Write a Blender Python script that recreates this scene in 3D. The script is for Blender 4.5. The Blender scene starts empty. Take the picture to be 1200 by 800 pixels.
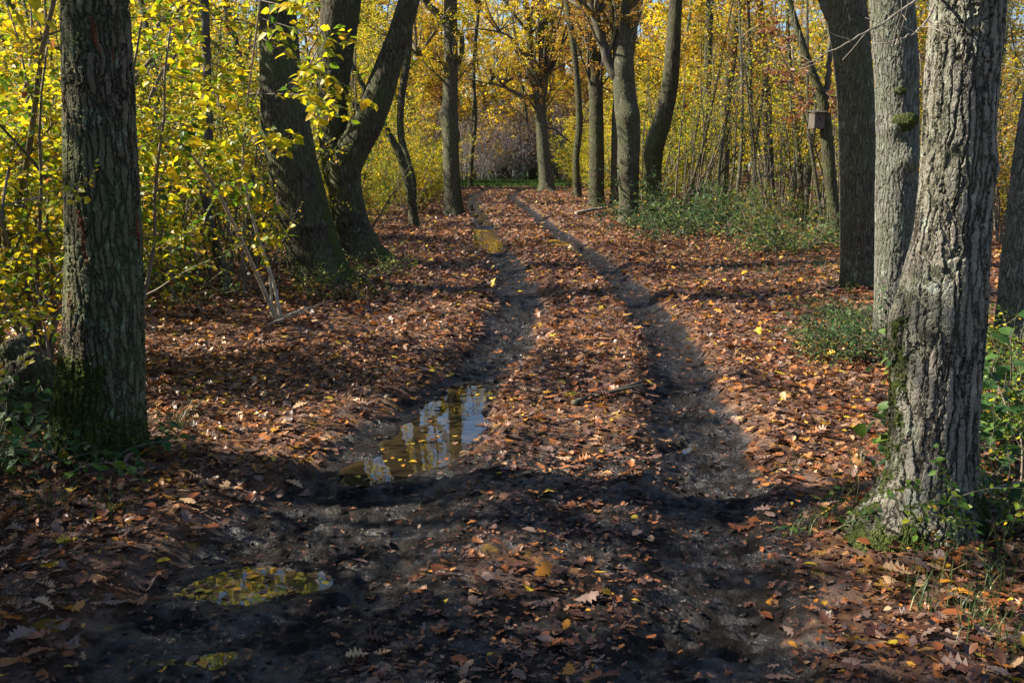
import bpy, math, random
import numpy as np
from mathutils import Vector

SC = bpy.context.scene
COL = SC.collection
R = math.radians
rng = np.random.default_rng(7)

# ------------------------------------------------------------------ camera
F = 35.0 / 36.0 * 1200.0
PITCH = math.atan(210 / F)
CAM = np.array([0.0, 0.0, 1.65])
FWD = np.array([0, math.cos(PITCH), -math.sin(PITCH)])
UP = np.array([0, math.sin(PITCH), math.cos(PITCH)])
RT = np.array([1.0, 0, 0])


def ray(px, py):
    return FWD + (px - 600) / F * RT + (400 - py) / F * UP


def P(px, py, Y):
    d = ray(px, py)
    return CAM + d * (Y / d[1])


def G(px, py):
    d = ray(px, py)
    return CAM + d * (-CAM[2] / d[2])


def project(p):
    q = np.asarray(p) - CAM
    z = q @ FWD
    return 600 + F * (q @ RT) / z, 400 - F * (q @ UP) / z, z


# ------------------------------------------------------------------ noise
def _hash(ix, iy, iz, seed):
    h = (ix * 374761393 + iy * 668265263 + iz * 2147483647 + seed * 974634777) & 0xFFFFFFFF
    h = ((h ^ (h >> 13)) * 1274126177) & 0xFFFFFFFF
    h = h ^ (h >> 16)
    return (h & 0xFFFFFF) / float(0xFFFFFF)


def vnoise(x, y, z=None, seed=0):
    x = np.asarray(x, float); y = np.asarray(y, float)
    z = np.zeros_like(x) if z is None else np.asarray(z, float)
    ix, iy, iz = np.floor(x).astype(np.int64), np.floor(y).astype(np.int64), np.floor(z).astype(np.int64)
    fx, fy, fz = x - ix, y - iy, z - iz
    fx, fy, fz = [t * t * (3 - 2 * t) for t in (fx, fy, fz)]
    out = 0
    for dx in (0, 1):
        wx = fx if dx else 1 - fx
        for dy in (0, 1):
            wy = fy if dy else 1 - fy
            for dz in (0, 1):
                wz = fz if dz else 1 - fz
                out = out + wx * wy * wz * _hash(ix + dx, iy + dy, iz + dz, seed)
    return out * 2 - 1


def fbm(x, y, z=None, octv=4, seed=0):
    a, s, t = 1.0, 0.0, 0.0
    for i in range(octv):
        s = s + a * vnoise(x * 2 ** i, y * 2 ** i, None if z is None else z * 2 ** i, seed + i * 17)
        t += a; a *= 0.5
    return s / t


def sstep(a, b, x):
    t = np.clip((x - a) / (b - a), 0, 1)
    return t * t * (3 - 2 * t)


# ------------------------------------------------------------------ mesh building
def make_mesh(name, V, faces, attrs=None, mat=None, smooth=True):
    """V (n,3); faces: list of int arrays (m,k); attrs: {name: (n,) floats on points}"""
    me = bpy.data.meshes.new(name)
    V = np.asarray(V, np.float32)
    me.vertices.add(len(V)); me.vertices.foreach_set('co', V.ravel())
    faces = [np.asarray(f, np.int32) for f in faces if len(f)]
    tot = np.concatenate([np.full(len(f), f.shape[1], np.int32) for f in faces])
    loops = np.concatenate([f.ravel() for f in faces])
    me.loops.add(len(loops)); me.loops.foreach_set('vertex_index', loops)
    me.polygons.add(len(tot))
    st = np.zeros(len(tot), np.int32); st[1:] = np.cumsum(tot)[:-1]
    me.polygons.foreach_set('loop_start', st)
    me.polygons.foreach_set('loop_total', tot)
    me.polygons.foreach_set('use_smooth', np.full(len(tot), smooth, bool))
    for k, a in (attrs or {}).items():
        at = me.attributes.new(k, 'FLOAT', 'POINT')
        at.data.foreach_set('value', np.asarray(a, np.float32))
    if mat: me.materials.append(mat)
    me.update(); me.validate()
    return me


class Buf:
    """collects geometry for one mesh"""
    def __init__(s):
        s.V, s.F3, s.F4, s.A, s.n = [], [], [], [], 0

    def add(s, V, F4=None, F3=None, a=0.0):
        V = np.asarray(V, float)
        if F4 is not None and len(F4): s.F4.append(np.asarray(F4) + s.n)
        if F3 is not None and len(F3): s.F3.append(np.asarray(F3) + s.n)
        s.V.append(V)
        s.A.append(np.broadcast_to(np.asarray(a, float), (len(V),)))
        s.n += len(V)

    def mesh(s, name, mat, attr='lc', smooth=True):
        f = []
        if s.F4: f.append(np.concatenate(s.F4))
        if s.F3: f.append(np.concatenate(s.F3))
        return make_mesh(name, np.concatenate(s.V), f, {attr: np.concatenate(s.A)}, mat, smooth)


def tube(buf, pts, rad, n=6, a=0.0, cap=True):
    pts = np.asarray(pts, float); rad = np.asarray(rad, float)
    m = len(pts)
    T = np.gradient(pts, axis=0); T /= np.linalg.norm(T, axis=1)[:, None] + 1e-9
    ref = np.array([1.0, 0, 0]) if abs(T[0][0]) < 0.8 else np.array([0, 1.0, 0])
    U = ref - T * (T @ ref)[:, None]
    U /= np.linalg.norm(U, axis=1)[:, None] + 1e-9
    W = np.cross(T, U)
    th = np.arange(n) / n * 2 * math.pi
    V = pts[:, None, :] + rad[:, None, None] * (np.cos(th)[None, :, None] * U[:, None, :] + np.sin(th)[None, :, None] * W[:, None, :])
    i = np.arange(m - 1)[:, None] * n; j = np.arange(n)[None, :]; k = (j + 1) % n
    f = np.stack([i + j, i + k, i + n + k, i + n + j], -1).reshape(-1, 4)
    V = V.reshape(-1, 3)
    f3 = None
    if cap:
        V = np.vstack([V, pts[-1] + T[-1] * rad[-1] * 0.5, pts[0]])
        b = (m - 1) * n
        f3 = np.vstack([np.stack([b + j[0], b + k[0], np.full(n, m * n)], -1), np.stack([k[0], j[0], np.full(n, m * n + 1)], -1)])
    buf.add(V, f, f3, a)


# leaf templates: (verts, quads, tris); unit length along +y, z up
def ovate(fold=0.08, droop=0.15, w=0.3):
    V = np.array([[0, 0, 0], [0, .5, -droop * .25], [0, 1, -droop], [-w, .33, fold], [-w * .8, .68, fold - droop * .5], [w, .33, fold], [w * .8, .68, fold - droop * .5]])
    return V, np.array([[0, 1, 4, 3], [0, 5, 6, 1]]), np.array([[1, 2, 4], [1, 6, 2]])


def diamond(w=0.34):
    V = np.array([[0, 0, 0], [w, .45, .06], [0, 1, -.1], [-w, .45, .06]])
    return V, np.array([[0, 1, 2, 3]]), None


def oakleaf(curl=0.3, bend=0.2, twist=0.0, seed=0, w=1.0):
    r = np.random.default_rng(seed)
    half = [(.014, 0), (.04, .08), (.15, .18), (.09, .27), (.25, .37), (.145, .46), (.32, .57), (.18, .66), (.28, .77), (.15, .84), (.16, .93), (.05, .99)]
    L, M, Rr = [], [], []
    for (x, y) in half:
        jl, jr = 1 + r.uniform(-.18, .18), 1 + r.uniform(-.18, .18)
        L.append((-x * jl * w, y + r.uniform(-.02, .02), 0)); M.append((0, y - .03 if .1 < y < .97 else y, 0)); Rr.append((x * jr * w, y + r.uniform(-.02, .02), 0))
    V = np.array(L + M + Rr)
    x, y = V[:, 0].copy(), V[:, 1].copy()
    V[:, 2] = curl * np.abs(x) ** 1.5 * 1.6 + bend * (y - .45) ** 2 + twist * x * (y - .5) * 2 + r.uniform(-.03, .03, len(V)) - .12 * bend
    n = len(half)
    q = []
    for i in range(n - 1):
        q.append([i, n + i, n + i + 1, i + 1]); q.append([n + i, 2 * n + i, 2 * n + i + 1, n + i + 1])
    return V, np.array(q), None


def chip(curl=0.3, seed=0):
    """a small curled litter leaf with a ragged outline"""
    r = np.random.default_rng(seed)
    V = np.array([[0, 0, 0], [.2, .2, 0], [.09, .36, 0], [.33, .55, 0], [.13, .72, 0], [.2, .93, 0], [0, 1, 0], [-.2, .93, 0], [-.13, .72, 0], [-.33, .55, 0], [-.09, .36, 0], [-.2, .2, 0], [0, .5, 0]], float)
    V[:, :2] += r.uniform(-.05, .05, (13, 2))
    V[:, 2] = curl * np.abs(V[:, 0]) * 0.8 + curl * .8 * (V[:, 1] - .5) ** 2 + r.uniform(-.05, .05, 13)
    t = np.array([[12, i, (i + 1) % 12] for i in range(12)])
    return V, None, t


def put_leaves(buf, tmpl, pos, d, nrm, size, a):
    V, F4, F3 = tmpl
    pos = np.asarray(pos, float); d = np.asarray(d, float); nrm = np.asarray(nrm, float)
    d = d / (np.linalg.norm(d, axis=1)[:, None] + 1e-9)
    s = np.cross(d, nrm); s /= np.linalg.norm(s, axis=1)[:, None] + 1e-9
    nn = np.cross(s, d)
    sz = np.asarray(size)[:, None, None]
    W = pos[:, None, :] + sz * (V[None, :, 0:1] * s[:, None, :] + V[None, :, 1:2] * d[:, None, :] + V[None, :, 2:3] * nn[:, None, :])
    k = len(V); off = (np.arange(len(pos)) * k)[:, None, None]
    f4 = (F4[None] + off).reshape(-1, 4) if F4 is not None else None
    f3 = (F3[None] + off).reshape(-1, 3) if F3 is not None else None
    buf.add(W.reshape(-1, 3), f4, f3, np.repeat(np.asarray(a, float), k))


# ------------------------------------------------------------------ object helpers
def thing(name, label, cat, loc=(0, 0, 0), group=None, rz=0.0):
    o = bpy.data.objects.new(name, None); COL.objects.link(o)
    o.empty_display_size = 0.2
    o.location = loc; o.rotation_euler = (0, 0, rz)
    o['label'] = label; o['category'] = cat
    if group: o['group'] = group
    return o


def part(name, me, parent):
    o = bpy.data.objects.new(name, me); COL.objects.link(o); o.parent = parent
    return o


def single(name, me, label, cat, loc=(0, 0, 0), group=None):
    o = bpy.data.objects.new(name, me); COL.objects.link(o); o.location = loc
    o['label'] = label; o['category'] = cat
    if group: o['group'] = group
    return o


def setting(name, me, kind='structure', label=None):
    o = bpy.data.objects.new(name, me); COL.objects.link(o); o['kind'] = kind
    if label: o['label'] = label
    return o


def dup(root, loc, rz, sc, label, group):
    r = root.copy(); COL.objects.link(r)
    r.location = loc; r.rotation_euler = (0, 0, rz); r.scale = (sc, sc, sc)
    r['label'] = label; r['group'] = group
    for ch in list(root.children):
        c = ch.copy(); COL.objects.link(c); c.parent = r
    return r


# ------------------------------------------------------------------ materials
def new_mat(name):
    m = bpy.data.materials.new(name); m.use_nodes = True
    nt = m.node_tree; nt.nodes.clear()
    return m, nt


def N(nt, typ, **kw):
    n = nt.nodes.new(typ)
    for k, v in kw.items():
        if k == 'inp':
            for kk, vv in v.items(): n.inputs[kk].default_value = vv
        else: setattr(n, k, v)
    return n


def L(nt, a, b): nt.links.new(a, b)


def ramp(nt, stops, interp='LINEAR'):
    n = N(nt, 'ShaderNodeValToRGB'); cr = n.color_ramp; cr.interpolation = interp
    while len(cr.elements) < len(stops): cr.elements.new(0.5)
    for e, (p, c) in zip(cr.elements, stops):
        e.position = p; e.color = (*c, 1) if len(c) == 3 else c
    return n


def math_n(nt, op, a, b=None, clamp=False):
    n = N(nt, 'ShaderNodeMath', operation=op, use_clamp=clamp)
    for i, v in enumerate((a, b)):
        if v is None: continue
        if isinstance(v, (int, float)): n.inputs[i].default_value = v
        else: L(nt, v, n.inputs[i])
    return n.outputs[0]


def mixc(nt, fac, a, b, mode='MIX'):
    n = N(nt, 'ShaderNodeMix', data_type='RGBA', blend_type=mode)
    for s, v in ((n.inputs[0], fac), (n.inputs[6], a), (n.inputs[7], b)):
        if isinstance(v, (int, float)): s.default_value = v
        elif isinstance(v, tuple): s.default_value = (*v, 1) if len(v) == 3 else v
        else: L(nt, v, s)
    return n.outputs[2]


def leaf_mat(name, stops, transl=0.4, rough=0.45, var=0.25, spec=0.4):
    m, nt = new_mat(name)
    at = N(nt, 'ShaderNodeAttribute', attribute_name='lc')
    oi = N(nt, 'ShaderNodeObjectInfo')
    sh = math_n(nt, 'MULTIPLY', math_n(nt, 'SUBTRACT', oi.outputs['Random'], 0.5), var)
    f = math_n(nt, 'ADD', at.outputs['Fac'], sh, True)
    rp = ramp(nt, stops); L(nt, f, rp.inputs[0])
    tc = N(nt, 'ShaderNodeTexCoord')
    ns = N(nt, 'ShaderNodeTexNoise', inp={'Scale': 35.0, 'Detail': 2.0}); L(nt, tc.outputs['Object'], ns.inputs['Vector'])
    mr = N(nt, 'ShaderNodeMapRange', inp={1: 0.3, 2: 0.7, 3: 0.72, 4: 1.15}); L(nt, ns.outputs[0], mr.inputs[0])
    cc = N(nt, 'ShaderNodeVectorMath', operation='SCALE'); L(nt, rp.outputs[0], cc.inputs[0]); L(nt, mr.outputs[0], cc.inputs['Scale'])
    pb = N(nt, 'ShaderNodeBsdfPrincipled', inp={'Roughness': rough, 'Specular IOR Level': spec}); L(nt, cc.outputs[0], pb.inputs['Base Color'])
    out = N(nt, 'ShaderNodeOutputMaterial')
    if transl > 0:
        tr = N(nt, 'ShaderNodeBsdfTranslucent'); L(nt, cc.outputs[0], tr.inputs['Color'])
        mx = N(nt, 'ShaderNodeMixShader', inp={0: transl}); L(nt, pb.outputs[0], mx.inputs[1]); L(nt, tr.outputs[0], mx.inputs[2])
        L(nt, mx.outputs[0], out.inputs[0])
    else: L(nt, pb.outputs[0], out.inputs[0])
    return m


M_YEL = leaf_mat('yellow_leaves', [(0, (.06, .14, .012)), (.18, (.16, .26, .014)), (.36, (.44, .44, .014)), (.62, (.78, .56, .014)), (.86, (.80, .48, .02)), (.96, (.55, .20, .03)), (1, (.30, .10, .03))], .58)
M_ORA = leaf_mat('orange_leaves', [(0, (.20, .20, .02)), (.25, (.46, .32, .02)), (.55, (.54, .28, .03)), (.75, (.42, .17, .035)), (1, (.24, .10, .045))], .45)
M_LIME = leaf_mat('lime_leaves', [(0, (.03, .08, .015)), (.4, (.08, .17, .015)), (.75, (.24, .30, .02)), (.92, (.55, .46, .02)), (1, (.5, .25, .03))], .35)
M_DRY = leaf_mat('withered_leaves', [(0, (.09, .035, .02)), (.6, (.22, .085, .035)), (.85, (.34, .14, .03)), (1, (.5, .3, .03))], .35)
M_GRN = leaf_mat('green_leaves', [(0, (.022, .06, .022)), (.45, (.04, .10, .025)), (.72, (.09, .15, .02)), (.88, (.30, .28, .02)), (1, (.45, .22, .03))], .3, .55, .25, .25)
M_LIT = leaf_mat('litter_leaves', [(0, (.045, .024, .018)), (.22, (.10, .040, .024)), (.40, (.17, .11, .09)), (.44, (.22, .07, .022)), (.60, (.33, .135, .045)), (.66, (.21, .14, .11)), (.74, (.42, .21, .07)), (.82, (.50, .34, .20)), (.87, (.40, .13, .02)), (.93, (.52, .24, .02)), (.97, (.58, .40, .03)), (1, (.60, .44, .04))], .12, .42, 0.0, .45)
M_GRS = leaf_mat('grass_blades', [(0, (.025, .06, .015)), (.6, (.05, .095, .02)), (.85, (.16, .16, .04)), (1, (.40, .32, .14))], .3)


def bark_mat(name, ridge, furrow, algae, lichen, scale=26.0, stretch=.16, disp=.014, algae_amt=.5, red=0.0):
    m, nt = new_mat(name)
    tc = N(nt, 'ShaderNodeTexCoord')
    co = tc.outputs['Object']
    wn = N(nt, 'ShaderNodeTexNoise', inp={'Scale': 5.0, 'Detail': 3.0}); L(nt, co, wn.inputs['Vector'])
    off = N(nt, 'ShaderNodeVectorMath', operation='SCALE', inp={'Scale': .075}); L(nt, wn.outputs['Color'], off.inputs[0])
    ad = N(nt, 'ShaderNodeVectorMath', operation='ADD'); L(nt, co, ad.inputs[0]); L(nt, off.outputs[0], ad.inputs[1])
    wf = N(nt, 'ShaderNodeTexNoise', inp={'Scale': 48.0, 'Detail': 3.0}); L(nt, co, wf.inputs['Vector'])
    off2 = N(nt, 'ShaderNodeVectorMath', operation='SCALE', inp={'Scale': .018}); L(nt, wf.outputs['Color'], off2.inputs[0])
    ad0 = ad; ad = N(nt, 'ShaderNodeVectorMath', operation='ADD'); L(nt, ad0.outputs[0], ad.inputs[0]); L(nt, off2.outputs[0], ad.inputs[1])
    mp = N(nt, 'ShaderNodeMapping', inp={'Scale': (1, 1, stretch)}); L(nt, ad.outputs[0], mp.inputs[0])
    v1 = N(nt, 'ShaderNodeTexVoronoi', feature='DISTANCE_TO_EDGE', inp={'Scale': scale}); L(nt, mp.outputs[0], v1.inputs['Vector'])
    vc = N(nt, 'ShaderNodeTexVoronoi', feature='F1', inp={'Scale': scale}); L(nt, mp.outputs[0], vc.inputs['Vector'])
    mp2 = N(nt, 'ShaderNodeMapping', inp={'Scale': (1, 1, .35)}); L(nt, ad.outputs[0], mp2.inputs[0])
    v2 = N(nt, 'ShaderNodeTexVoronoi', feature='DISTANCE_TO_EDGE', inp={'Scale': scale * 2.3}); L(nt, mp2.outputs[0], v2.inputs['Vector'])
    fn = N(nt, 'ShaderNodeTexNoise', inp={'Scale': 70.0, 'Detail': 5.0, 'Roughness': .65}); L(nt, mp2.outputs[0], fn.inputs['Vector'])
    r1 = N(nt, 'ShaderNodeMapRange', interpolation_type='SMOOTHSTEP', inp={1: 0.02, 2: .15}); L(nt, v1.outputs[0], r1.inputs[0])
    r2 = N(nt, 'ShaderNodeMapRange', interpolation_type='SMOOTHSTEP', inp={1: 0.0, 2: .16}); L(nt, v2.outputs[0], r2.inputs[0])
    h = math_n(nt, 'ADD', math_n(nt, 'MULTIPLY', r1.outputs[0], .66), math_n(nt, 'MULTIPLY', r2.outputs[0], .18))
    h = math_n(nt, 'ADD', h, math_n(nt, 'MULTIPLY', fn.outputs[0], .34))
    rp = ramp(nt, [(.22, furrow), (.55, tuple(.5 * (a + b) for a, b in zip(ridge, furrow))), (.88, ridge)]); L(nt, h, rp.inputs[0])
    col = rp.outputs[0]
    # plates differ a little from one another
    sep = N(nt, 'ShaderNodeSeparateColor'); L(nt, vc.outputs['Color'], sep.inputs[0])
    hv = N(nt, 'ShaderNodeMapRange', inp={3: .85, 4: 1.12}); L(nt, sep.outputs[0], hv.inputs[0])
    sc_ = N(nt, 'ShaderNodeVectorMath', operation='SCALE'); L(nt, col, sc_.inputs[0]); L(nt, hv.outputs[0], sc_.inputs['Scale'])
    col = sc_.outputs[0]
    an = N(nt, 'ShaderNodeTexNoise', inp={'Scale': 2.2, 'Detail': 5.0, 'Roughness': .6}); L(nt, co, an.inputs['Vector'])
    ar = N(nt, 'ShaderNodeMapRange', inp={1: .38, 2: .60, 3: 0, 4: algae_amt}); L(nt, an.outputs[0], ar.inputs[0])
    col = mixc(nt, ar.outputs[0], col, mixc(nt, .68, col, algae))
    ln = N(nt, 'ShaderNodeTexNoise', inp={'Scale': 9.0, 'Detail': 6.0, 'Roughness': .7}); L(nt, co, ln.inputs['Vector'])
    lr = N(nt, 'ShaderNodeMapRange', inp={1: .56, 2: .64, 3: 0, 4: .6}); L(nt, ln.outputs[0], lr.inputs[0])
    col = mixc(nt, math_n(nt, 'MULTIPLY', lr.outputs[0], r1.outputs[0]), col, lichen)
    if red > 0:
        rn = N(nt, 'ShaderNodeTexNoise', inp={'Scale': 1.0, 'Detail': 2.0}); L(nt, mp.outputs[0], rn.inputs['Vector']); rn.inputs['Scale'].default_value = 13.0
        rr = N(nt, 'ShaderNodeMapRange', inp={1: .66, 2: .70, 3: 0, 4: red}); L(nt, rn.outputs[0], rr.inputs[0])
        col = mixc(nt, rr.outputs[0], col, (.16, .045, .022))
    # moss where the trunk's own moss attribute says so
    ma = N(nt, 'ShaderNodeAttribute', attribute_name='moss')
    mn = N(nt, 'ShaderNodeTexNoise', inp={'Scale': 14.0, 'Detail': 5.0, 'Roughness': .65}); L(nt, co, mn.inputs['Vector'])
    mf = math_n(nt, 'ADD', ma.outputs['Fac'], math_n(nt, 'MULTIPLY', math_n(nt, 'SUBTRACT', mn.outputs[0], .5), 1.6))
    mr = N(nt, 'ShaderNodeMapRange', interpolation_type='SMOOTHSTEP', inp={1: .45, 2: .62}); L(nt, mf, mr.inputs[0])
    tuft = N(nt, 'ShaderNodeTexNoise', inp={'Scale': 95.0, 'Detail': 3.0}); L(nt, co, tuft.inputs['Vector'])
    mcol = ramp(nt, [(.3, (.012, .02, .004)), (.55, (.045, .062, .010)), (.75, (.12, .13, .018))]); L(nt, tuft.outputs[0], mcol.inputs[0])
    col = mixc(nt, mr.outputs[0], col, mcol.outputs[0])
    pb = N(nt, 'ShaderNodeBsdfPrincipled', inp={'Roughness': .85, 'Specular IOR Level': .25}); L(nt, col, pb.inputs['Base Color'])
    out = N(nt, 'ShaderNodeOutputMaterial'); L(nt, pb.outputs[0], out.inputs[0])
    mh = math_n(nt, 'MULTIPLY', mr.outputs[0], math_n(nt, 'MULTIPLY', tuft.outputs[0], 1.1))
    hh = math_n(nt, 'ADD', h, mh)
    dn = N(nt, 'ShaderNodeDisplacement', inp={'Midlevel': .6, 'Scale': disp}); L(nt, hh, dn.inputs['Height']); L(nt, dn.outputs[0], out.inputs['Displacement'])
    m.displacement_method = 'BOTH'
    return m


M_OAK = bark_mat('oak_bark', (.205, .188, .155), (.017, .012, .009), (.12, .135, .075), (.31, .35, .29), 28, .09, .020, .5)
M_OAKL = bark_mat('algae_oak_bark', (.135, .112, .075), (.015, .011, .008), (.075, .105, .038), (.20, .28, .18), 29, .13, .020, .8, .9)
M_OAKG = bark_mat('grey_oak_bark', (.172, .166, .145), (.03, .026, .021), (.12, .14, .08), (.33, .36, .31), 38, .13, .013, .7)
M_DARK = bark_mat('dark_mossy_bark', (.072, .058, .04), (.014, .011, .008), (.075, .095, .03), (.16, .18, .13), 24, .16, .012, .8)
M_FAR = bark_mat('smooth_grey_bark', (.115, .10, .075), (.024, .019, .014), (.085, .10, .04), (.27, .30, .23), 33, .13, .013, .85)


def simple_bark(name, a, b, scale=30.0):
    m, nt = new_mat(name)
    tc = N(nt, 'ShaderNodeTexCoord'); mp = N(nt, 'ShaderNodeMapping', inp={'Scale': (1, 1, .3)}); L(nt, tc.outputs['Object'], mp.inputs[0])
    n = N(nt, 'ShaderNodeTexNoise', inp={'Scale': scale, 'Detail': 3.0}); L(nt, mp.outputs[0], n.inputs['Vector'])
    at = N(nt, 'ShaderNodeAttribute', attribute_name='lc')
    f = math_n(nt, 'ADD', n.outputs[0], math_n(nt, 'MULTIPLY', math_n(nt, 'SUBTRACT', at.outputs['Fac'], .5), .5))
    rp = ramp(nt, [(.3, a), (.7, b)]); L(nt, f, rp.inputs[0])
    pb = N(nt, 'ShaderNodeBsdfPrincipled', inp={'Roughness': .75}); L(nt, rp.outputs[0], pb.inputs['Base Color'])
    out = N(nt, 'ShaderNodeOutputMaterial'); L(nt, pb.outputs[0], out.inputs[0])
    return m


M_TWIG = simple_bark('twig_bark', (.055, .042, .03), (.19, .155, .115))
M_HAZE = simple_bark('haze_tinted_twigs', (.10, .095, .105), (.24, .23, .25))  # purple-grey of distant air and shade put into the twig colour
M_COP = simple_bark('coppice_bark', (.045, .037, .027), (.16, .135, .10))
M_PALE = simple_bark('pale_twig_bark', (.16, .135, .10), (.42, .37, .29))
M_LIMB = simple_bark('limb_bark', (.035, .03, .022), (.13, .12, .075), 18)
M_WOOD = simple_bark('weathered_board', (.045, .036, .027), (.12, .10, .075), 30)

# ------------------------------------------------------------------ ground shape
TRACK_L = [(170, 830), (235, 770), (300, 690), (395, 590), (470, 520), (535, 455), (578, 415), (603, 375), (604, 335), (590, 300), (573, 272), (560, 248), (553, 233), (566, 224), (590, 219)]
TRACK_R = [(815, 900), (828, 760), (830, 680), (826, 600), (820, 540), (812, 470), (795, 412), (760, 362), (715, 316), (675, 287), (640, 262), (612, 241), (600, 230), (614, 222), (640, 218)]


def densify(pts, n=8):
    p = np.array([G(*q)[:2] for q in pts])
    p = np.vstack([2 * p[0] - p[1], p, 2 * p[-1] - p[-2]])
    out = []
    for i in range(1, len(p) - 2):
        for t in np.arange(n) / n:
            a, b, c, d = p[i - 1], p[i], p[i + 1], p[i + 2]
            out.append(.5 * (2 * b + (c - a) * t + (2 * a - 5 * b + 4 * c - d) * t * t + (3 * b - a - 3 * c + d) * t ** 3))
    out.append(p[-2])
    return np.array(out)


TL, TR = densify(TRACK_L), densify(TRACK_R)


def dist_poly(x, y, poly):
    d = np.full(x.shape, 1e9)
    for a, b in zip(poly[:-1], poly[1:]):
        ab = b - a; L2 = ab @ ab + 1e-12
        t = np.clip(((x - a[0]) * ab[0] + (y - a[1]) * ab[1]) / L2, 0, 1)
        d = np.minimum(d, (x - a[0] - t * ab[0]) ** 2 + (y - a[1] - t * ab[1]) ** 2)
    return np.sqrt(d)


# puddles: chains of (px, py, half width px) ; water level; carved depth
PUDDLES = [
    ([(418, 547, 18), (455, 534, 38), (492, 514, 46), (520, 488, 40), (540, 462, 34), (552, 445, 22)], -.082, .045),
    ([(240, 668, 24), (290, 662, 52), (345, 660, 36)], -.088, .04),
    ([(200, 750, 16), (262, 744, 26)], -.102, .010),
    ([(570, 292, 15), (570, 281, 19), (566, 268, 13)], -.052, .05),
    ([(572, 262, 8), (563, 250, 7), (556, 238, 7)], -.056, .05),
    ([(646, 279, 10), (654, 284, 14), (664, 290, 10)], -.054, .05),
    ([(788, 512, 10), (806, 506, 14)], -.100, .022),
]
PUD = []
for ch, lv, dp in PUDDLES:
    c = []
    for px, py, hw in ch:
        g = G(px, py); z = project(g)[2]
        c.append((g[0], g[1], hw / F * z))
    PUD.append((np.array(c), lv, dp))


def puddle_d(x, y, ch):
    x, y = x + .11 * fbm(x * 5, y * 5, octv=4, seed=81), y + .11 * fbm(x * 5, y * 5, octv=4, seed=83)
    return puddle_raw(x, y, ch)


def puddle_raw(x, y, ch):
    """signed-ish distance, normalised: <1 inside"""
    best = np.full(x.shape, 1e9)
    for (a, b) in zip(ch[:-1], ch[1:]):
        ab = b[:2] - a[:2]; L2 = ab @ ab + 1e-12
        t = np.clip(((x - a[0]) * ab[0] + (y - a[1]) * ab[1]) / L2, 0, 1)
        r = a[2] + (b[2] - a[2]) * t
        best = np.minimum(best, np.hypot(x - a[0] - t * ab[0], y - a[1] - t * ab[1]) / r)
    return best


def path_mid(y):
    ys = np.linspace(1.5, 80, 60)
    return ys


def ground_h(x, y, want=False):
    x = np.asarray(x, float); y = np.asarray(y, float)
    wx = x + .15 * fbm(x * 1.6, y * 1.6, octv=4, seed=3); wy = y + .15 * fbm(x * 1.6, y * 1.6, octv=4, seed=9)
    dl, dr = dist_poly(wx, wy, TL), dist_poly(wx, wy, TR)
    near = sstep(9, 4, y)
    wl = .30 + .22 * near; wr = .285
    rl, rr = np.exp(-(dl / wl) ** 4), np.exp(-(dr / wr) ** 4)
    dmin = np.minimum(dl / wl, dr / wr)
    shoulder = np.exp(-((dmin - 1.5) / .4) ** 2)
    h = -.105 * np.maximum(rl, rr) + .030 * shoulder * (1 + .8 * fbm(x * 4, y * 4, octv=2, seed=21))
    # verge, gentle unevenness
    away = sstep(1.2, 4.0, np.minimum(dl, dr))
    h += .07 * away * (1 + fbm(x * .35, y * .35, octv=3, seed=5)) + .035 * fbm(x * .8, y * .8, octv=2, seed=31) * (1 - .5 * away)
    inside = 1 - away
    mud = np.clip(np.maximum(rl, rr), 0, 1)
    # churned foreground
    lx = np.interp(y, TL[:, 1], TL[:, 0]); rx = np.interp(y, TR[:, 1], TR[:, 0])
    wide = sstep(-1.0, -.1, x - lx) * sstep(.9, .2, x - rx) * sstep(7.5, 4.2, y)
    mud2 = np.maximum(mud, wide * (.62 + .5 * fbm(x * 1.5, y * 1.5, octv=3, seed=41)))
    fine = sstep(30, 10, y)
    lump = fbm(x * 9, y * 9, octv=4, seed=51)
    crumb = np.abs(fbm(x * 16, y * 18, octv=4, seed=61)) * 2 - .4
    crumb2 = fbm(x * 30, y * 36, octv=2, seed=67)
    clod = sstep(.05, .30, fbm(x * 11, y * 15, octv=3, seed=69))
    h += fine * (.012 * lump + (.004 + .012 * np.clip(mud2, 0, 1)) * crumb * (1 - .2 * rr) + np.clip(mud2, 0, 1) * (.009 * crumb2 + .016 * clod * (1 - .6 * rr)))
    h += np.clip(wide, 0, 1) * .062 * (np.maximum(rl, rr) - 1) 
    # tyre lugs across the right rut and parts of the left
    lug = np.sin((y * 1.0 + .25 * np.abs(x - rx)) * 2 * math.pi / .075 + 1.5 * fbm(x * 3, y * 3, octv=2, seed=71))
    h += .013 * np.clip(lug, -.6, .8) * rr * fine * sstep(-.3, .3, fbm(x * 1.2, y * 1.2, octv=2, seed=73) + .3)
    for ch, lv, dp in PUD:
        lo = ch[:, :2].min(0) - 2; hi = ch[:, :2].max(0) + 2
        q = puddle_d(x, y, ch)
        k = np.exp(-np.clip(q / 1.08, 0, 6) ** 4)
        h = h * (1 - k) + k * (lv - dp + (.9 * dp + .01) * fbm(x * 6, y * 6, octv=4, seed=85))
        ring = sstep(1.0, 1.25, q) * sstep(2.1, 1.7, q)
        h = h + ring * np.maximum(0, lv + .005 + .010 * np.abs(lump) - h)
    for (mx, my, mr, ma) in MOUNDS:
        h = h + ma * np.exp(-(np.hypot(x - mx, y - my) / mr) ** 2)
    if want:
        return h, np.clip(mud2, 0, 1), np.maximum(rl, rr), np.minimum(dl, dr), wide
    return h


MOUNDS = [(*G(px, py)[:2], mr, ma) for px, py, mr, ma in ((117, 540, .5, .09), (1088, 622, .42, .08), (1050, 412, .5, .08), (1008, 348, .7, .09), (1198, 415, .5, .08), (378, 338, .9, .12), (424, 309, .9, .10))]


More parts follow.
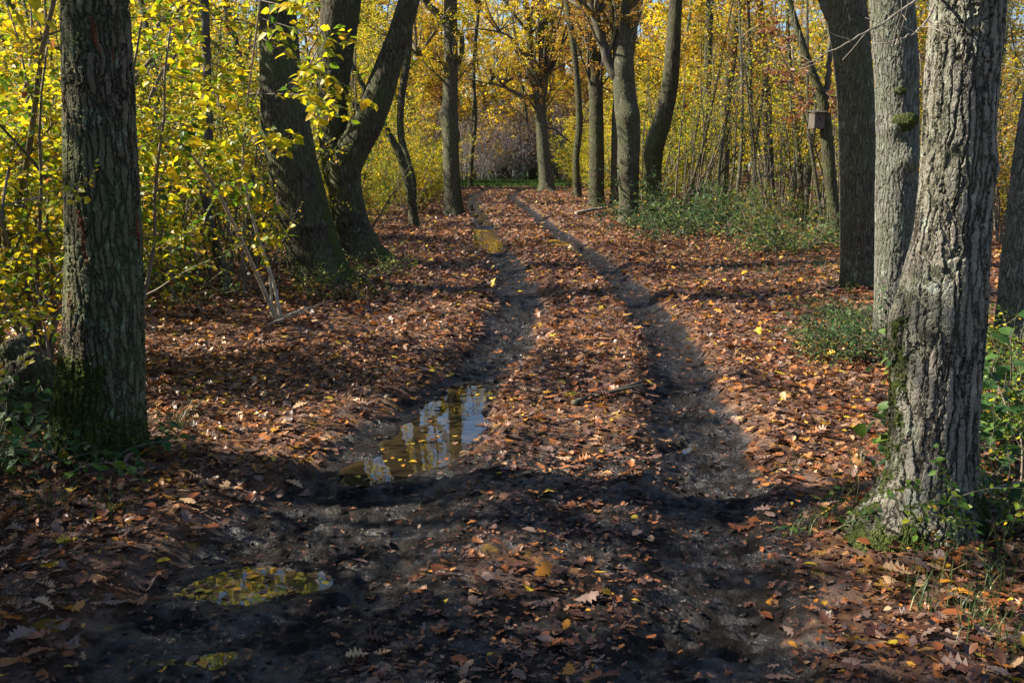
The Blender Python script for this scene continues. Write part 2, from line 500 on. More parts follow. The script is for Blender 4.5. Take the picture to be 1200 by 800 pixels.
def gz(x, y): return float(ground_h(np.array([x]), np.array([y]))[0])


def geo(a, b, d0, growth, dmax):
    out = [a]; d = d0
    while out[-1] < b:
        out.append(out[-1] + d); d = min(d * growth, dmax)
    return np.array(out)


ys = geo(2.2, 400, .013, 1.0042, 40)
ys = np.concatenate([np.arange(-60, 1.2, 4.0), np.arange(1.2, 2.2, .05), ys])
xp = np.concatenate([np.arange(0, 3.4, .015), geo(3.4, 250, .016, 1.05, 25)])
xs = np.concatenate([-xp[:0:-1], xp])
GX, GY = np.meshgrid(xs, ys)
H, MUD, RUT, DT, WIDE = ground_h(GX.ravel(), GY.ravel(), True)
nx, ny = len(xs), len(ys)
ii = (np.arange(ny - 1)[:, None] * nx + np.arange(nx - 1)[None, :])
FQ = np.stack([ii, ii + 1, ii + nx + 1, ii + nx], -1).reshape(-1, 4)
grassy = sstep(66, 74, GY.ravel()) * sstep(12, 3, np.abs(GX.ravel() + 0))
print('ground', nx, ny)


def ground_mat():
    m, nt = new_mat('forest_floor')
    tc = N(nt, 'ShaderNodeTexCoord'); co = tc.outputs['Object']
    mud = N(nt, 'ShaderNodeAttribute', attribute_name='mud').outputs['Fac']
    grs = N(nt, 'ShaderNodeAttribute', attribute_name='grassy').outputs['Fac']
    # litter: patchwork of old leaves
    w = N(nt, 'ShaderNodeTexNoise', inp={'Scale': 9.0, 'Detail': 2.0}); L(nt, co, w.inputs['Vector'])
    of = N(nt, 'ShaderNodeVectorMath', operation='SCALE', inp={'Scale': .06}); L(nt, w.outputs['Color'], of.inputs[0])
    ad = N(nt, 'ShaderNodeVectorMath', operation='ADD'); L(nt, co, ad.inputs[0]); L(nt, of.outputs[0], ad.inputs[1])
    v = N(nt, 'ShaderNodeTexVoronoi', feature='F1', inp={'Scale': 13.0}); L(nt, ad.outputs[0], v.inputs['Vector'])
    sep = N(nt, 'ShaderNodeSeparateColor'); L(nt, v.outputs['Color'], sep.inputs[0])
    rp = ramp(nt, [(0, (.035, .020, .014)), (.35, (.09, .045, .026)), (.65, (.17, .085, .045)), (.85, (.25, .14, .08)), (.95, (.36, .15, .03)), (1, (.42, .25, .03))]); L(nt, sep.outputs[0], rp.inputs[0])
    n2 = N(nt, 'ShaderNodeTexNoise', inp={'Scale': 40.0, 'Detail': 4.0}); L(nt, co, n2.inputs['Vector'])
    lit = mixc(nt, .6, rp.outputs[0], mixc(nt, n2.outputs[0], (.016, .011, .008), (.09, .045, .025)))
    n3 = N(nt, 'ShaderNodeTexNoise', inp={'Scale': 6.0, 'Detail': 6.0, 'Roughness': .65}); L(nt, co, n3.inputs['Vector'])
    mc = ramp(nt, [(.3, (.006, .005, .0048)), (.55, (.011, .009, .0085)), (.75, (.024, .019, .015))]); L(nt, n3.outputs[0], mc.inputs[0])
    n4 = N(nt, 'ShaderNodeTexNoise', inp={'Scale': 22.0, 'Detail': 3.0}); L(nt, co, n4.inputs['Vector'])
    mm = N(nt, 'ShaderNodeMapRange', interpolation_type='SMOOTHSTEP', inp={1: .28, 2: .62})
    L(nt, math_n(nt, 'ADD', mud, math_n(nt, 'MULTIPLY', math_n(nt, 'SUBTRACT', n4.outputs[0], .5), .5)), mm.inputs[0])
    col = mixc(nt, mm.outputs[0], lit, mc.outputs[0])
    col = mixc(nt, grs, col, (.05, .12, .015))
    rr = N(nt, 'ShaderNodeMapRange', inp={1: .35, 2: .65, 3: .16, 4: .62}); L(nt, n3.outputs[0], rr.inputs[0])
    ro = N(nt, 'ShaderNodeMix', data_type='FLOAT', inp={2: .8}); L(nt, mm.outputs[0], ro.inputs[0]); L(nt, rr.outputs[0], ro.inputs[3])
    sm = N(nt, 'ShaderNodeMapRange', inp={1: .40, 2: .55, 3: .7, 4: .08}); L(nt, n3.outputs[0], sm.inputs[0])
    pb = N(nt, 'ShaderNodeBsdfPrincipled'); L(nt, sm.outputs[0], pb.inputs['Specular IOR Level']); L(nt, col, pb.inputs['Base Color']); L(nt, ro.outputs[0], pb.inputs['Roughness'])
    b1 = N(nt, 'ShaderNodeTexNoise', inp={'Scale': 60.0, 'Detail': 8.0, 'Roughness': .78}); L(nt, co, b1.inputs['Vector'])
    b2 = N(nt, 'ShaderNodeTexVoronoi', feature='F1', inp={'Scale': 60.0}); L(nt, ad.outputs[0], b2.inputs['Vector'])
    hb = math_n(nt, 'ADD', b1.outputs[0], math_n(nt, 'MULTIPLY', b2.outputs[0], .4))
    bm = N(nt, 'ShaderNodeBump', inp={'Strength': .8, 'Distance': .014}); L(nt, hb, bm.inputs['Height']); L(nt, bm.outputs[0], pb.inputs['Normal'])
    out = N(nt, 'ShaderNodeOutputMaterial'); L(nt, pb.outputs[0], out.inputs[0])
    return m


setting('ground', make_mesh('ground', np.stack([GX.ravel(), GY.ravel(), H], -1), [FQ], {'mud': MUD, 'grassy': grassy}, ground_mat()))


def water_mat(name, ca, cb):
    m, nt = new_mat(name)
    tc = N(nt, 'ShaderNodeTexCoord')
    n = N(nt, 'ShaderNodeTexNoise', inp={'Scale': 3.0, 'Detail': 3.0}); L(nt, tc.outputs['Object'], n.inputs['Vector'])
    rp = ramp(nt, [(.35, ca), (.65, cb)]); L(nt, n.outputs[0], rp.inputs[0])
    pb = N(nt, 'ShaderNodeBsdfPrincipled', inp={'Roughness': .015, 'IOR': 1.5, 'Specular IOR Level': .5}); L(nt, rp.outputs[0], pb.inputs['Base Color'])
    n2 = N(nt, 'ShaderNodeTexNoise', inp={'Scale': 7.0, 'Detail': 1.0}); L(nt, tc.outputs['Object'], n2.inputs['Vector'])
    bm = N(nt, 'ShaderNodeBump', inp={'Strength': .06, 'Distance': .01}); L(nt, n2.outputs[0], bm.inputs['Height']); L(nt, bm.outputs[0], pb.inputs['Normal'])
    out = N(nt, 'ShaderNodeOutputMaterial'); L(nt, pb.outputs[0], out.inputs[0])
    return m


M_WAT = water_mat('dark_water', (.020, .015, .008), (.045, .033, .015)); M_TURB = water_mat('cloudy_water', (.060, .042, .020), (.115, .085, .034))  # shadow over the puddle bed is put into the darker water's base colour
pud_labels = ['long puddle in the left rut mirroring yellow leaves and white sky', 'brown puddle with sunken yellow leaves nearest the camera in the left rut',
              'thin film of muddy water at the bottom of the left rut', 'small puddle in the left rut glowing with reflected yellow foliage',
              'narrow wet strip of the left rut beyond the yellow puddle', 'small yellow reflecting puddle in the far right rut', 'tiny shallow puddle in the right rut halfway along']
for (ch, lv, dp), lb in zip(PUD, pud_labels):
    buf = Buf()
    # one sheet covering the hollow; the mud around it makes the shoreline
    xs_, ys_ = [], []
    lo = (ch[:, :2] - ch[:, 2:3] * 1.5 - .15).min(0); hi = (ch[:, :2] + ch[:, 2:3] * 1.5 + .15).max(0)
    st = max((hi - lo).max() / 60, .012)
    gx, gy = np.meshgrid(np.arange(lo[0], hi[0], st), np.arange(lo[1], hi[1], st))
    q = puddle_d(gx, gy, ch) < 1.5
    nx_, ny_ = gx.shape[1], gx.shape[0]
    idx = np.arange(nx_ * ny_).reshape(ny_, nx_)
    ok = q[:-1, :-1] & q[1:, 1:] & q[:-1, 1:] & q[1:, :-1]
    f = np.stack([idx[:-1, :-1], idx[:-1, 1:], idx[1:, 1:], idx[1:, :-1]], -1)[ok]
    used = np.unique(f); rem = np.zeros(nx_ * ny_, int); rem[used] = np.arange(len(used))
    V = np.stack([gx.ravel(), gy.ravel(), np.full(gx.size, lv)], -1)[used]
    setting('puddle', make_mesh('puddle', V, [rem[f]], None, M_TURB if lv in (-.088, -.102) else M_WAT), 'structure', lb)

# ------------------------------------------------------------------ leaf litter
def leaf_prob(x, y):
    h, mud, rut, dt, wide = ground_h(x, y, True)
    p = 1 - .97 * sstep(.2, .65, rut)
    p *= 1 - .74 * np.clip(wide * 1.1, 0, 1) * (1 - .35 * sstep(-.1, .4, fbm(x * 1.7, y * 1.7, octv=2, seed=91)))
    p *= .75 + .5 * fbm(x * 1.1, y * 1.1, octv=3, seed=93)
    for ch, lv, dp in PUD:
        p = np.where(puddle_d(x, y, ch) < 1.08, .0, p)
    p *= np.where(y > 62, sstep(74, 62, y), 1)
    return np.clip(p, 0, 1), h


def litter_colour(n, x=None, y=None):
    c = rng.beta(1.7, 1.7, n) * .84
    k = rng.random(n)
    c = np.where(k > .925, rng.uniform(.84, .93, n), c)
    c = np.where(k > .955, rng.uniform(.93, 1.0, n), c)
    return c


def scatter(y0, y1, dens, xa, xb):
    n = int((y1 - y0) * (xb - xa) * dens)
    x = rng.uniform(xa, xb, n); y = rng.uniform(y0, y1, n)
    keep = np.abs(x) < .56 * y + 2.6
    x, y = x[keep], y[keep]
    p, h = leaf_prob(x, y)
    k = rng.random(len(x)) < p
    return x[k], y[k], h[k]


def litter_frames(x, y, h, tilt, lift):
    n = len(x); tilt = np.broadcast_to(tilt, (n,)); lift = np.broadcast_to(lift, (n,))
    yaw = rng.uniform(0, 2 * math.pi, n)
    d = np.stack([np.cos(yaw), np.sin(yaw), rng.normal(0, 1, n) * tilt], -1)
    nr = np.stack([rng.normal(0, 1, n) * tilt, rng.normal(0, 1, n) * tilt, np.ones(n)], -1)
    pos = np.stack([x, y, h + .004 + np.abs(rng.normal(0, 1, n)) * lift], -1)
    return pos, d, nr


OAKS = [oakleaf(rng.uniform(-.3, .5) if i % 4 else rng.uniform(.6, 1.0), rng.uniform(-.5, .8), rng.uniform(-.5, .5), i, rng.uniform(.85, 1.15)) for i in range(10)]
OVS = [ovate(rng.uniform(-.05, .15), rng.uniform(-.2, .3), rng.uniform(.26, .36)) for i in range(4)]
CHIPS = [chip(rng.uniform(-.5, 1.0), i) for i in range(6)]
lit = Buf()
ax, ay, ah = scatter(1.6, 9, 760, -7.4, 7.4)
asz = .032 + .085 * rng.random(len(ax)) ** 2.4
amud = ground_h(ax, ay, True)[1]
apos, ad_, an_ = litter_frames(ax, ay, ah, (.34 - .22 * amud) * np.clip(1.5 - asz * 8, .4, 1), .020 - .015 * amud)
acol = litter_colour(len(ax))
px, py, pz = project(apos)
score = np.where((px > 4) & (px < 1196) & (py > 200) & (py < 790), asz / pz, 0)
hero = np.zeros(len(ax), bool); hero[np.argsort(-score)[:300]] = True
kind = rng.integers(0, 14, len(ax))
for k in range(14):
    s = (kind == k) & ~hero
    put_leaves(lit, OAKS[k] if k < 10 else OVS[k - 10], apos[s], ad_[s], an_[s], asz[s] * (1 if k < 10 else .7), acol[s])
for (y0, y1, dn, xa, xb, s0, s1) in ((9, 26, 300, -16, 16, .05, .13), (26, 72, 62, -26, 26, .11, .18)):
    x, y, h = scatter(y0, y1, dn, xa, xb)
    sz = rng.uniform(s0, s1, len(x)); pos, d, nr = litter_frames(x, y, h, .32, .016); c = litter_colour(len(x))
    kk = rng.integers(0, 6, len(x))
    for k in range(6):
        s = kk == k
        put_leaves(lit, CHIPS[k], pos[s], d[s], nr[s], sz[s], c[s])
# crumbled bits trodden into the mud
n = 100000; x = rng.uniform(-4.5, 4.5, n); y = 1.8 + 22 * rng.random(n) ** 1.9
k = np.abs(x) < .56 * y + .4; x, y = x[k], y[k]
h, mud, rut, dt, wide = ground_h(x, y, True)
k = (rng.random(len(x)) < np.where(rut > .4, np.where(y < 7, .22, .09), .8)) & ~np.any([puddle_d(x, y, c) < 1.1 for c, _, _ in PUD], axis=0); x, y, h = x[k], y[k], h[k]
pos, d, nr = litter_frames(x, y, h, .22, .004); kk = rng.integers(0, 6, len(x)); sz = rng.uniform(.012, .045, len(x)) * (1 + .06 * np.maximum(0, y - 6)); c = np.clip(rng.beta(1.3, 2.2, len(x)) * .8, 0, 1)
for k in range(6): put_leaves(lit, CHIPS[k], pos[kk == k], d[kk == k], nr[kk == k], sz[kk == k], c[kk == k])
# leaves floating and sunk at the puddle edges
for (ch, lv, dp), cnt in zip(PUD, (42, 70, 16, 420, 40, 240, 6)):
    j = rng.integers(0, len(ch), cnt * 3); a = rng.uniform(0, 6.28, cnt * 3); q = np.sqrt(rng.random(cnt * 3)) * 1.15
    x = ch[j, 0] + np.cos(a) * q * ch[j, 2]; y = ch[j, 1] + np.sin(a) * q * ch[j, 2]
    k = (q > .72) | (lv in (-.088, -.052, -.054)); x, y = x[k][:cnt], y[k][:cnt]; n = len(x)
    pos, d, nr = litter_frames(x, y, np.full(n, lv - .003), .03, .001); kk = rng.integers(0, 4, n); sz = rng.uniform(.03, .065, n) * (1.4 if lv in (-.052, -.054) else 1); c = np.where(rng.random(n) < (.93 if lv in (-.052, -.054) else .6), rng.uniform(.9, 1, n), rng.uniform(.2, .8, n))
    for k in range(4): put_leaves(lit, OVS[k], pos[kk == k], d[kk == k], nr[kk == k], sz[kk == k], c[kk == k])
me = lit.mesh('leaf_litter', M_LIT)
o = setting('leaf_litter', me, 'stuff', 'brown and orange fallen leaves carpeting the forest track and verges')
print('litter verts', len(me.vertices), 'hero', hero.sum())

# crumbled clods of mud thrown up by the wheels
def clods():
    t = (1 + 5 ** .5) / 2
    ico = np.array([(-1, t, 0), (1, t, 0), (-1, -t, 0), (1, -t, 0), (0, -1, t), (0, 1, t), (0, -1, -t), (0, 1, -t), (t, 0, -1), (t, 0, 1), (-t, 0, -1), (-t, 0, 1)]) / 1.9
    tri = np.array([(0, 11, 5), (0, 5, 1), (0, 1, 7), (0, 7, 10), (0, 10, 11), (1, 5, 9), (5, 11, 4), (11, 10, 2), (10, 7, 6), (7, 1, 8), (3, 9, 4), (3, 4, 2), (3, 2, 6), (3, 6, 8), (3, 8, 9), (4, 9, 5), (2, 4, 11), (6, 2, 10), (8, 6, 7), (9, 8, 1)])
    n = 60000; x = rng.uniform(-4, 3, n); y = 1.8 + 9.5 * rng.random(n) ** 1.25
    h, mud, rut, dt, wide = ground_h(x, y, True)
    k = (rng.random(n) < np.clip(mud - .2, 0, 1) * (.25 + .75 * sstep(-.1, .35, fbm(x * 2.2, y * 2.2, octv=3, seed=111)))) & ~np.any([puddle_d(x, y, c) < 1.0 for c, _, _ in PUD], axis=0)
    x, y, h = x[k], y[k], h[k]; n = len(x); b = Buf(); kk = rng.integers(0, 5, n)
    sz = .003 + .012 * rng.random(n) ** 3; a = rng.uniform(0, 6.28, n)
    for j in range(5):
        V = ico * rng.uniform(.45, 1.5, (12, 1)) * np.array([1.5, 1, .5]); m = kk == j
        put_leaves(b, (V, None, tri), np.stack([x, y, h + sz * .15], -1)[m], np.stack([np.cos(a), np.sin(a), 0 * a], -1)[m], np.tile([0, 0, 1.0], (m.sum(), 1)), sz[m], rng.random(m.sum()))
    mt, nt = new_mat('wet_mud')
    at = N(nt, 'ShaderNodeAttribute', attribute_name='lc'); rp = ramp(nt, [(0, (.010, .0085, .0075)), (1, (.035, .028, .022))]); L(nt, at.outputs['Fac'], rp.inputs[0])
    tc = N(nt, 'ShaderNodeTexCoord'); b1 = N(nt, 'ShaderNodeTexNoise', inp={'Scale': 90.0, 'Detail': 4.0}); L(nt, tc.outputs['Object'], b1.inputs['Vector'])
    bm = N(nt, 'ShaderNodeBump', inp={'Strength': .8, 'Distance': .008}); L(nt, b1.outputs[0], bm.inputs['Height'])
    pb = N(nt, 'ShaderNodeBsdfPrincipled', inp={'Roughness': .4, 'Specular IOR Level': .3}); L(nt, rp.outputs[0], pb.inputs['Base Color']); L(nt, bm.outputs[0], pb.inputs['Normal'])
    L(nt, pb.outputs[0], N(nt, 'ShaderNodeOutputMaterial').inputs[0])
    setting('mud', b.mesh('mud', mt), 'stuff', 'dark wet crumbs of mud churned up along the ruts')


clods()

# the leaves that show largest, each on its own
CLS = [(.20, 'dark brown'), (.45, 'mid brown'), (.66, 'light brown'), (.80, 'pale tan'), (.90, 'orange'), (.985, 'yellow')]
hm = {}


def hero_mesh(k, ci):
    if (k, ci) not in hm:
        V, F4, F3 = OAKS[k] if k < 10 else OVS[k - 10]
        b = Buf(); b.add(V, F4, F3, CLS[ci][0]); hm[(k, ci)] = b.mesh('fallen_leaf', M_LIT)
    return hm[(k, ci)]


lrx = lambda y: (np.interp(y, TL[:, 1], TL[:, 0]), np.interp(y, TR[:, 1], TR[:, 0]))
from mathutils import Matrix
for i in np.where(hero)[0]:
    ci = int(np.argmin([abs(acol[i] - c[0]) for c in CLS])); k = int(kind[i])
    l_, r_ = lrx(ay[i])
    if ax[i] < l_ - .45: where = 'left of the left rut'
    elif ax[i] < l_ + .45: where = 'in the left rut'
    elif ax[i] < r_ - .3: where = 'between the ruts'
    elif ax[i] < r_ + .3: where = 'in the right rut'
    else: where = 'right of the right rut'
    sort = 'lobed oak leaf' if k < 10 else 'small oval leaf'
    o = single('fallen_leaf', hero_mesh(k, ci), f'{CLS[ci][1]} {sort} lying {where} near the camera', 'leaf', group='fallen leaves on the track')
    d = Vector(ad_[i]).normalized(); s = d.cross(Vector(an_[i])).normalized(); n_ = s.cross(d)
    sz = asz[i] * (1 if k < 10 else .7)
    Mx = Matrix(((s.x, d.x, n_.x, 0), (s.y, d.y, n_.y, 0), (s.z, d.z, n_.z, 0), (0, 0, 0, 1)))
    o.matrix_world = Matrix.Translation(Vector(apos[i])) @ Mx @ Matrix.Scale(sz, 4)

# ------------------------------------------------------------------ growing plants
def walk(r, start, d, length, n, wob, up=0.0):
    d = np.array(d, float); d /= np.linalg.norm(d)
    p = np.array(start, float); pts = [p.copy()]
    for i in range(n):
        d = d + r.normal(0, wob, 3) + np.array([0, 0, up]); d /= np.linalg.norm(d)
        p = p + d * length / n; pts.append(p.copy())
    return np.array(pts)


def side_dir(r, d, ang):
    d = d / np.linalg.norm(d)
    v = r.normal(0, 1, 3); v -= d * (v @ d); v /= np.linalg.norm(v)
    return d * math.cos(ang) + v * math.sin(ang)


class LeafBag:
    def __init__(s): s.p, s.d, s.n, s.s = [], [], [], []

    def twig(s, r, pts, gap, size, flat=.45, t0=.1, droop=.25):
        seg = np.linalg.norm(np.diff(pts, axis=0), axis=1); cum = np.concatenate([[0], np.cumsum(seg)])
        tt = np.arange(t0 * cum[-1], cum[-1] * 1.001, gap)
        for i, t in enumerate(tt):
            p = np.array([np.interp(t, cum, pts[:, k]) for k in range(3)])
            j = min(np.searchsorted(cum, t, 'right') - 1, len(seg) - 1)
            td = (pts[j + 1] - pts[j]) / (seg[j] + 1e-9)
            sd = np.cross(td, [0, 0, 1.0]); nn = np.linalg.norm(sd); sd = sd / nn if nn > .1 else r.normal(0, 1, 3)
            sd = sd * (1 if i % 2 else -1)
            s.p.append(p); s.d.append(td * .5 + sd * .8 + np.array([0, 0, -droop]) + r.normal(0, .25, 3))
            s.n.append(np.array([-.25, -.1, 1.0]) + r.normal(0, flat * 1.5, 3)); s.s.append(size * r.uniform(.6, 1.15))

    def bake(s, name, mat, tmpl, r, c0=None):
        b = Buf(); n = len(s.p)
        c = np.clip(r.normal(.52, .22, n) if c0 is None else r.normal(c0[0], c0[1], n), 0, 1)
        put_leaves(b, tmpl, s.p, s.d, s.n, np.array(s.s), c)
        return b.mesh(name, mat)


def grow(r, wood, bag, start, d, length, rad, lev, spec):
    """spec per level: (children, angle, length ratio, from t, wobble, up); the last level carries leaves"""
    sp = spec[lev]
    n = sp.get('n', 6)
    pts = walk(r, start, d, length, n, sp['wob'], sp.get('up', 0))
    rr = np.linspace(rad, rad * sp.get('tip', .35), n + 1)
    if rad > spec[0].get('minr', .0): tube(wood, pts, rr, sp.get('sides', 4), r.random(), cap=lev == 0)
    if 'leaf' in sp: bag.twig(r, pts, sp['gap'], sp['leaf'], sp.get('flat', .45), sp.get('lt0', .1), sp.get('droop', .25))
    if lev + 1 < len(spec):
        k = sp['kids']; k = max(1, int(round(k * r.uniform(.8, 1.2))))
        for i in range(k):
            t = sp['t0'] + (1 - sp['t0']) * (i + r.random()) / k
            j = min(int(t * n), n - 1); f = t * n - j
            p = pts[j] * (1 - f) + pts[j + 1] * f
            nd = side_dir(r, pts[j + 1] - pts[j], sp['ang'] * r.uniform(.7, 1.25))
            nd[2] += sp.get('lift', 0)
            ln = length * sp['ratio'] * r.uniform(.65, 1.25) * (1 - sp.get('taper', .5) * t)
            grow(r, wood, bag, p, nd, ln, rad * (1 - .6 * t) * sp.get('rk', .45), lev + 1, spec)


OV = ovate(.07, .18, .31); DI = diamond(.36); DW = diamond(.42)


def shrub_proto(seed, stems, h, leaf, gap, mat, spread=.5, wood_mat=M_TWIG, c0=None, kids=(9, 6), tmpl=OV):
    r = np.random.default_rng(seed); wood, bag = Buf(), LeafBag()
    spec = [dict(kids=kids[0], ang=1.0, ratio=.42, t0=.16, wob=.10, up=.04, tip=.3, sides=5, n=8, taper=.45),
            dict(kids=kids[1], ang=.8, ratio=.48, t0=.15, wob=.12, up=.0, sides=3, n=5, leaf=leaf, gap=gap * 1.6, lt0=.4, rk=.5),
            dict(wob=.10, up=-.02, sides=3, n=4, leaf=leaf, gap=gap)]
    for i in range(stems):
        a = r.uniform(0, 2 * math.pi); s = r.uniform(0, spread)
        st = np.array([math.cos(a), math.sin(a), 0]) * r.uniform(0, .18)
        grow(r, wood, bag, st - np.array([0, 0, .05]), [math.cos(a) * s, math.sin(a) * s, 1], h * r.uniform(.7, 1.1), .011 + .006 * h * r.uniform(.5, 1), 0, spec)
    return wood.mesh('stems', wood_mat), bag.bake('foliage', mat, tmpl, r, c0)


def tree_proto(seed, h, leaf, gap, mat, rad, c0=None, t0=.2, kids=(26, 7), tmpl=DI, ratio=.26, ang=1.1):
    r = np.random.default_rng(seed); wood, tr, bag = Buf(), Buf(), LeafBag()
    n = 10; pts = walk(r, (0, 0, -.1), (r.normal(0, .05), r.normal(0, .05), 1), h, n, .045, .03)
    tube(tr, pts, np.linspace(rad, rad * .18, n + 1), 9, .5)
    spec = [dict(kids=kids[1], ang=.8, ratio=.5, t0=.12, wob=.12, up=.02, sides=4, n=5, leaf=leaf, gap=gap * 2, lt0=.5),
            dict(kids=4, ang=.8, ratio=.5, t0=.1, wob=.12, up=0, sides=3, n=4, leaf=leaf, gap=gap, lt0=.15),
            dict(wob=.12, sides=3, n=3, leaf=leaf, gap=gap)]
    for i in range(kids[0]):
        t = t0 + (1 - t0) * (i + r.random()) / kids[0]
        j = min(int(t * n), n - 1); f = t * n - j
        p = pts[j] * (1 - f) + pts[j + 1] * f
        nd = side_dir(r, pts[j + 1] - pts[j], ang * r.uniform(.7, 1.2)); nd[2] += .15
        grow(r, wood, bag, p, nd, h * ratio * (1.1 - .65 * t) * r.uniform(.6, 1.2), rad * (1 - .75 * t) * .4, 0, spec)
    print('tree leaves', len(bag.p))
    return tr.mesh('trunk', M_FAR, 'lc'), wood.mesh('branches', M_TWIG), bag.bake('crown', mat, tmpl, r, c0)


def coppice_proto(seed, stems, h, leaf, mat, c0):
    r = np.random.default_rng(seed); wood, bag = Buf(), LeafBag()
    spec = [dict(kids=6, ang=.55, ratio=.3, t0=.35, wob=.05, up=.03, tip=.25, sides=5, n=9, taper=.4, lift=.3),
            dict(kids=3, ang=.7, ratio=.5, t0=.2, wob=.10, up=.02, sides=3, n=5, leaf=leaf, gap=.16, lt0=.3),
            dict(wob=.10, sides=3, n=3, leaf=leaf, gap=.13)]
    for i in range(stems):
        a = r.uniform(0, 2 * math.pi); s = abs(r.normal(0, .17)); rad = r.uniform(0, .55)
        grow(r, wood, bag, np.array([math.cos(a) * rad, math.sin(a) * rad, -.05]), [math.cos(a) * s, math.sin(a) * s, 1], h * r.uniform(.5, 1.1), r.uniform(.010, .03), 0, spec)
    return wood.mesh('stems', M_COP), bag.bake('foliage', mat, DI, r, c0)


def bramble_proto(seed, canes, h, leaf, mat, c0, gap=.05):
    r = np.random.default_rng(seed); wood, bag = Buf(), LeafBag()
    spec = [dict(kids=5, ang=.9, ratio=.4, t0=.2, wob=.12, up=-.10, tip=.4, sides=4, n=8, leaf=leaf, gap=gap, lt0=.15, droop=.1),
            dict(wob=.12, up=-.08, sides=3, n=4, leaf=leaf, gap=gap)]
    for i in range(canes):
        a = r.uniform(0, 2 * math.pi); q = r.uniform(0, .25)
        grow(r, wood, bag, (math.cos(a) * q, math.sin(a) * q, -.03), [math.cos(a) * .9, math.sin(a) * .9, 1.0], h * r.uniform(.9, 1.8), .005, 0, spec)
    return wood.mesh('canes', M_TWIG), bag.bake('foliage', mat, OV, r, c0)


def proto(name, cat, meshes):
    return (name, cat, meshes)


_placed = {}


def place(pr, x, y, rz, sc, label, group):
    name, cat, meshes = pr
    key = id(meshes)
    z = gz(x, y)
    if key not in _placed:
        t = thing(name, label, cat, (x, y, z), group, rz); t.scale = (sc, sc, sc)
        for me in meshes: part(me.name.split('.')[0], me, t)
        _placed[key] = t
    else: t = dup(_placed[key], (x, y, z), rz, sc, label, group)
    if name in ('slender_pole_tree', 'coppice_shrub'): t.rotation_euler = (r.gauss(0, .09), r.gauss(0, .09), rz)
    return t


SHR = [proto('hornbeam_shrub', 'shrub', shrub_proto(100 + i, 5 + i % 3, 2.6 + .5 * i, .074, .042, M_YEL, .5, c0=(.35 + .04 * (i % 3), .25))) for i in range(4)]
YTR = [proto('young_tree', 'tree', tree_proto(200 + i, 8.5 + i, .10, .10, M_YEL, .07 + .012 * i, c0=(.43, .24), t0=.14 + .05 * (i % 2))) for i in range(3)]
OTR = [proto('young_oak', 'tree', tree_proto(240 + i, 9.5 + i, .12, .12, M_ORA, .09, c0=(.42, .25), t0=.22)) for i in range(2)]
SHO = [proto('autumn_shrub', 'shrub', shrub_proto(120 + i, 6, 3.0 + .6 * i, .075, .075, M_ORA, .5, c0=(.35, .3))) for i in range(2)]
COP = [proto('coppice_shrub', 'shrub', coppice_proto(300 + i, 16 + 4 * i, 4.2, .075, M_YEL, (.42, .22))) for i in range(3)]
BRA = [proto('bramble_bush', 'shrub', bramble_proto(400 + i, 22, .62, .055, M_GRN, (.35, .22))) for i in range(2)]
BRY = [proto('bramble_bush', 'shrub', bramble_proto(420 + i, 14, .6, .05, M_LIME, (.45, .28))) for i in range(2)]

FTR = [proto('yellow_tree', 'tree', tree_proto(260 + i, 13 + 1.5 * i, .21, .17, M_YEL, .14, c0=(.52, .2), t0=.07, kids=(34, 8), tmpl=DW)) for i in range(3)]
FTR += [proto('orange_tree', 'tree', tree_proto(270 + i, 14 + i, .21, .17, M_ORA, .15, c0=(.4, .22), t0=.08, kids=(34, 8), tmpl=DW)) for i in range(2)]
BAR = [proto('bare_shrub', 'shrub', shrub_proto(430 + i, 12, 3.2, .05, 1.1, M_ORA, .6, M_HAZE, c0=(.8, .1), kids=(12, 7))) for i in range(2)]
EVG = [proto('evergreen_bush', 'shrub', shrub_proto(440, 9, 2.4, .10, .05, M_GRN, .7, c0=(.12, .12)))]
POL = [proto('slender_pole_tree', 'tree', tree_proto(470 + i, 7.5 + i, .08, .22, M_YEL, .045, c0=(.4, .24), t0=.3, kids=(12, 4))) for i in range(3)]
SHG = [proto('green_shrub', 'shrub', shrub_proto(480, 5, 2.2, .075, .06, M_GRN, .6, c0=(.72, .15)))]
HRB = [proto('woodland_herb', 'plant', bramble_proto(450 + i, 7, .36, .085, M_GRN, (.42, .2), .09)) for i in range(2)]
SAP = [proto('bare_sapling', 'sapling', coppice_proto(460 + i, 4 + i, 1.9, .06, M_YEL, (.4, .2))) for i in range(2)]

# ------------------------------------------------------------------ the oaks
def spline(p, m):
    p = np.asarray(p, float)
    q = np.vstack([2 * p[0] - p[1], p, 2 * p[-1] - p[-2]])
    seg = len(p) - 1
    u = np.linspace(0, seg - 1e-6, m); i = u.astype(int); t = (u - i)[:, None]
    a, b, c, d = q[i], q[i + 1], q[i + 2], q[i + 3]
    return .5 * (2 * b + (c - a) * t + (2 * a - 5 * b + 4 * c - d) * t * t + (3 * b - a - 3 * c + d) * t ** 3)


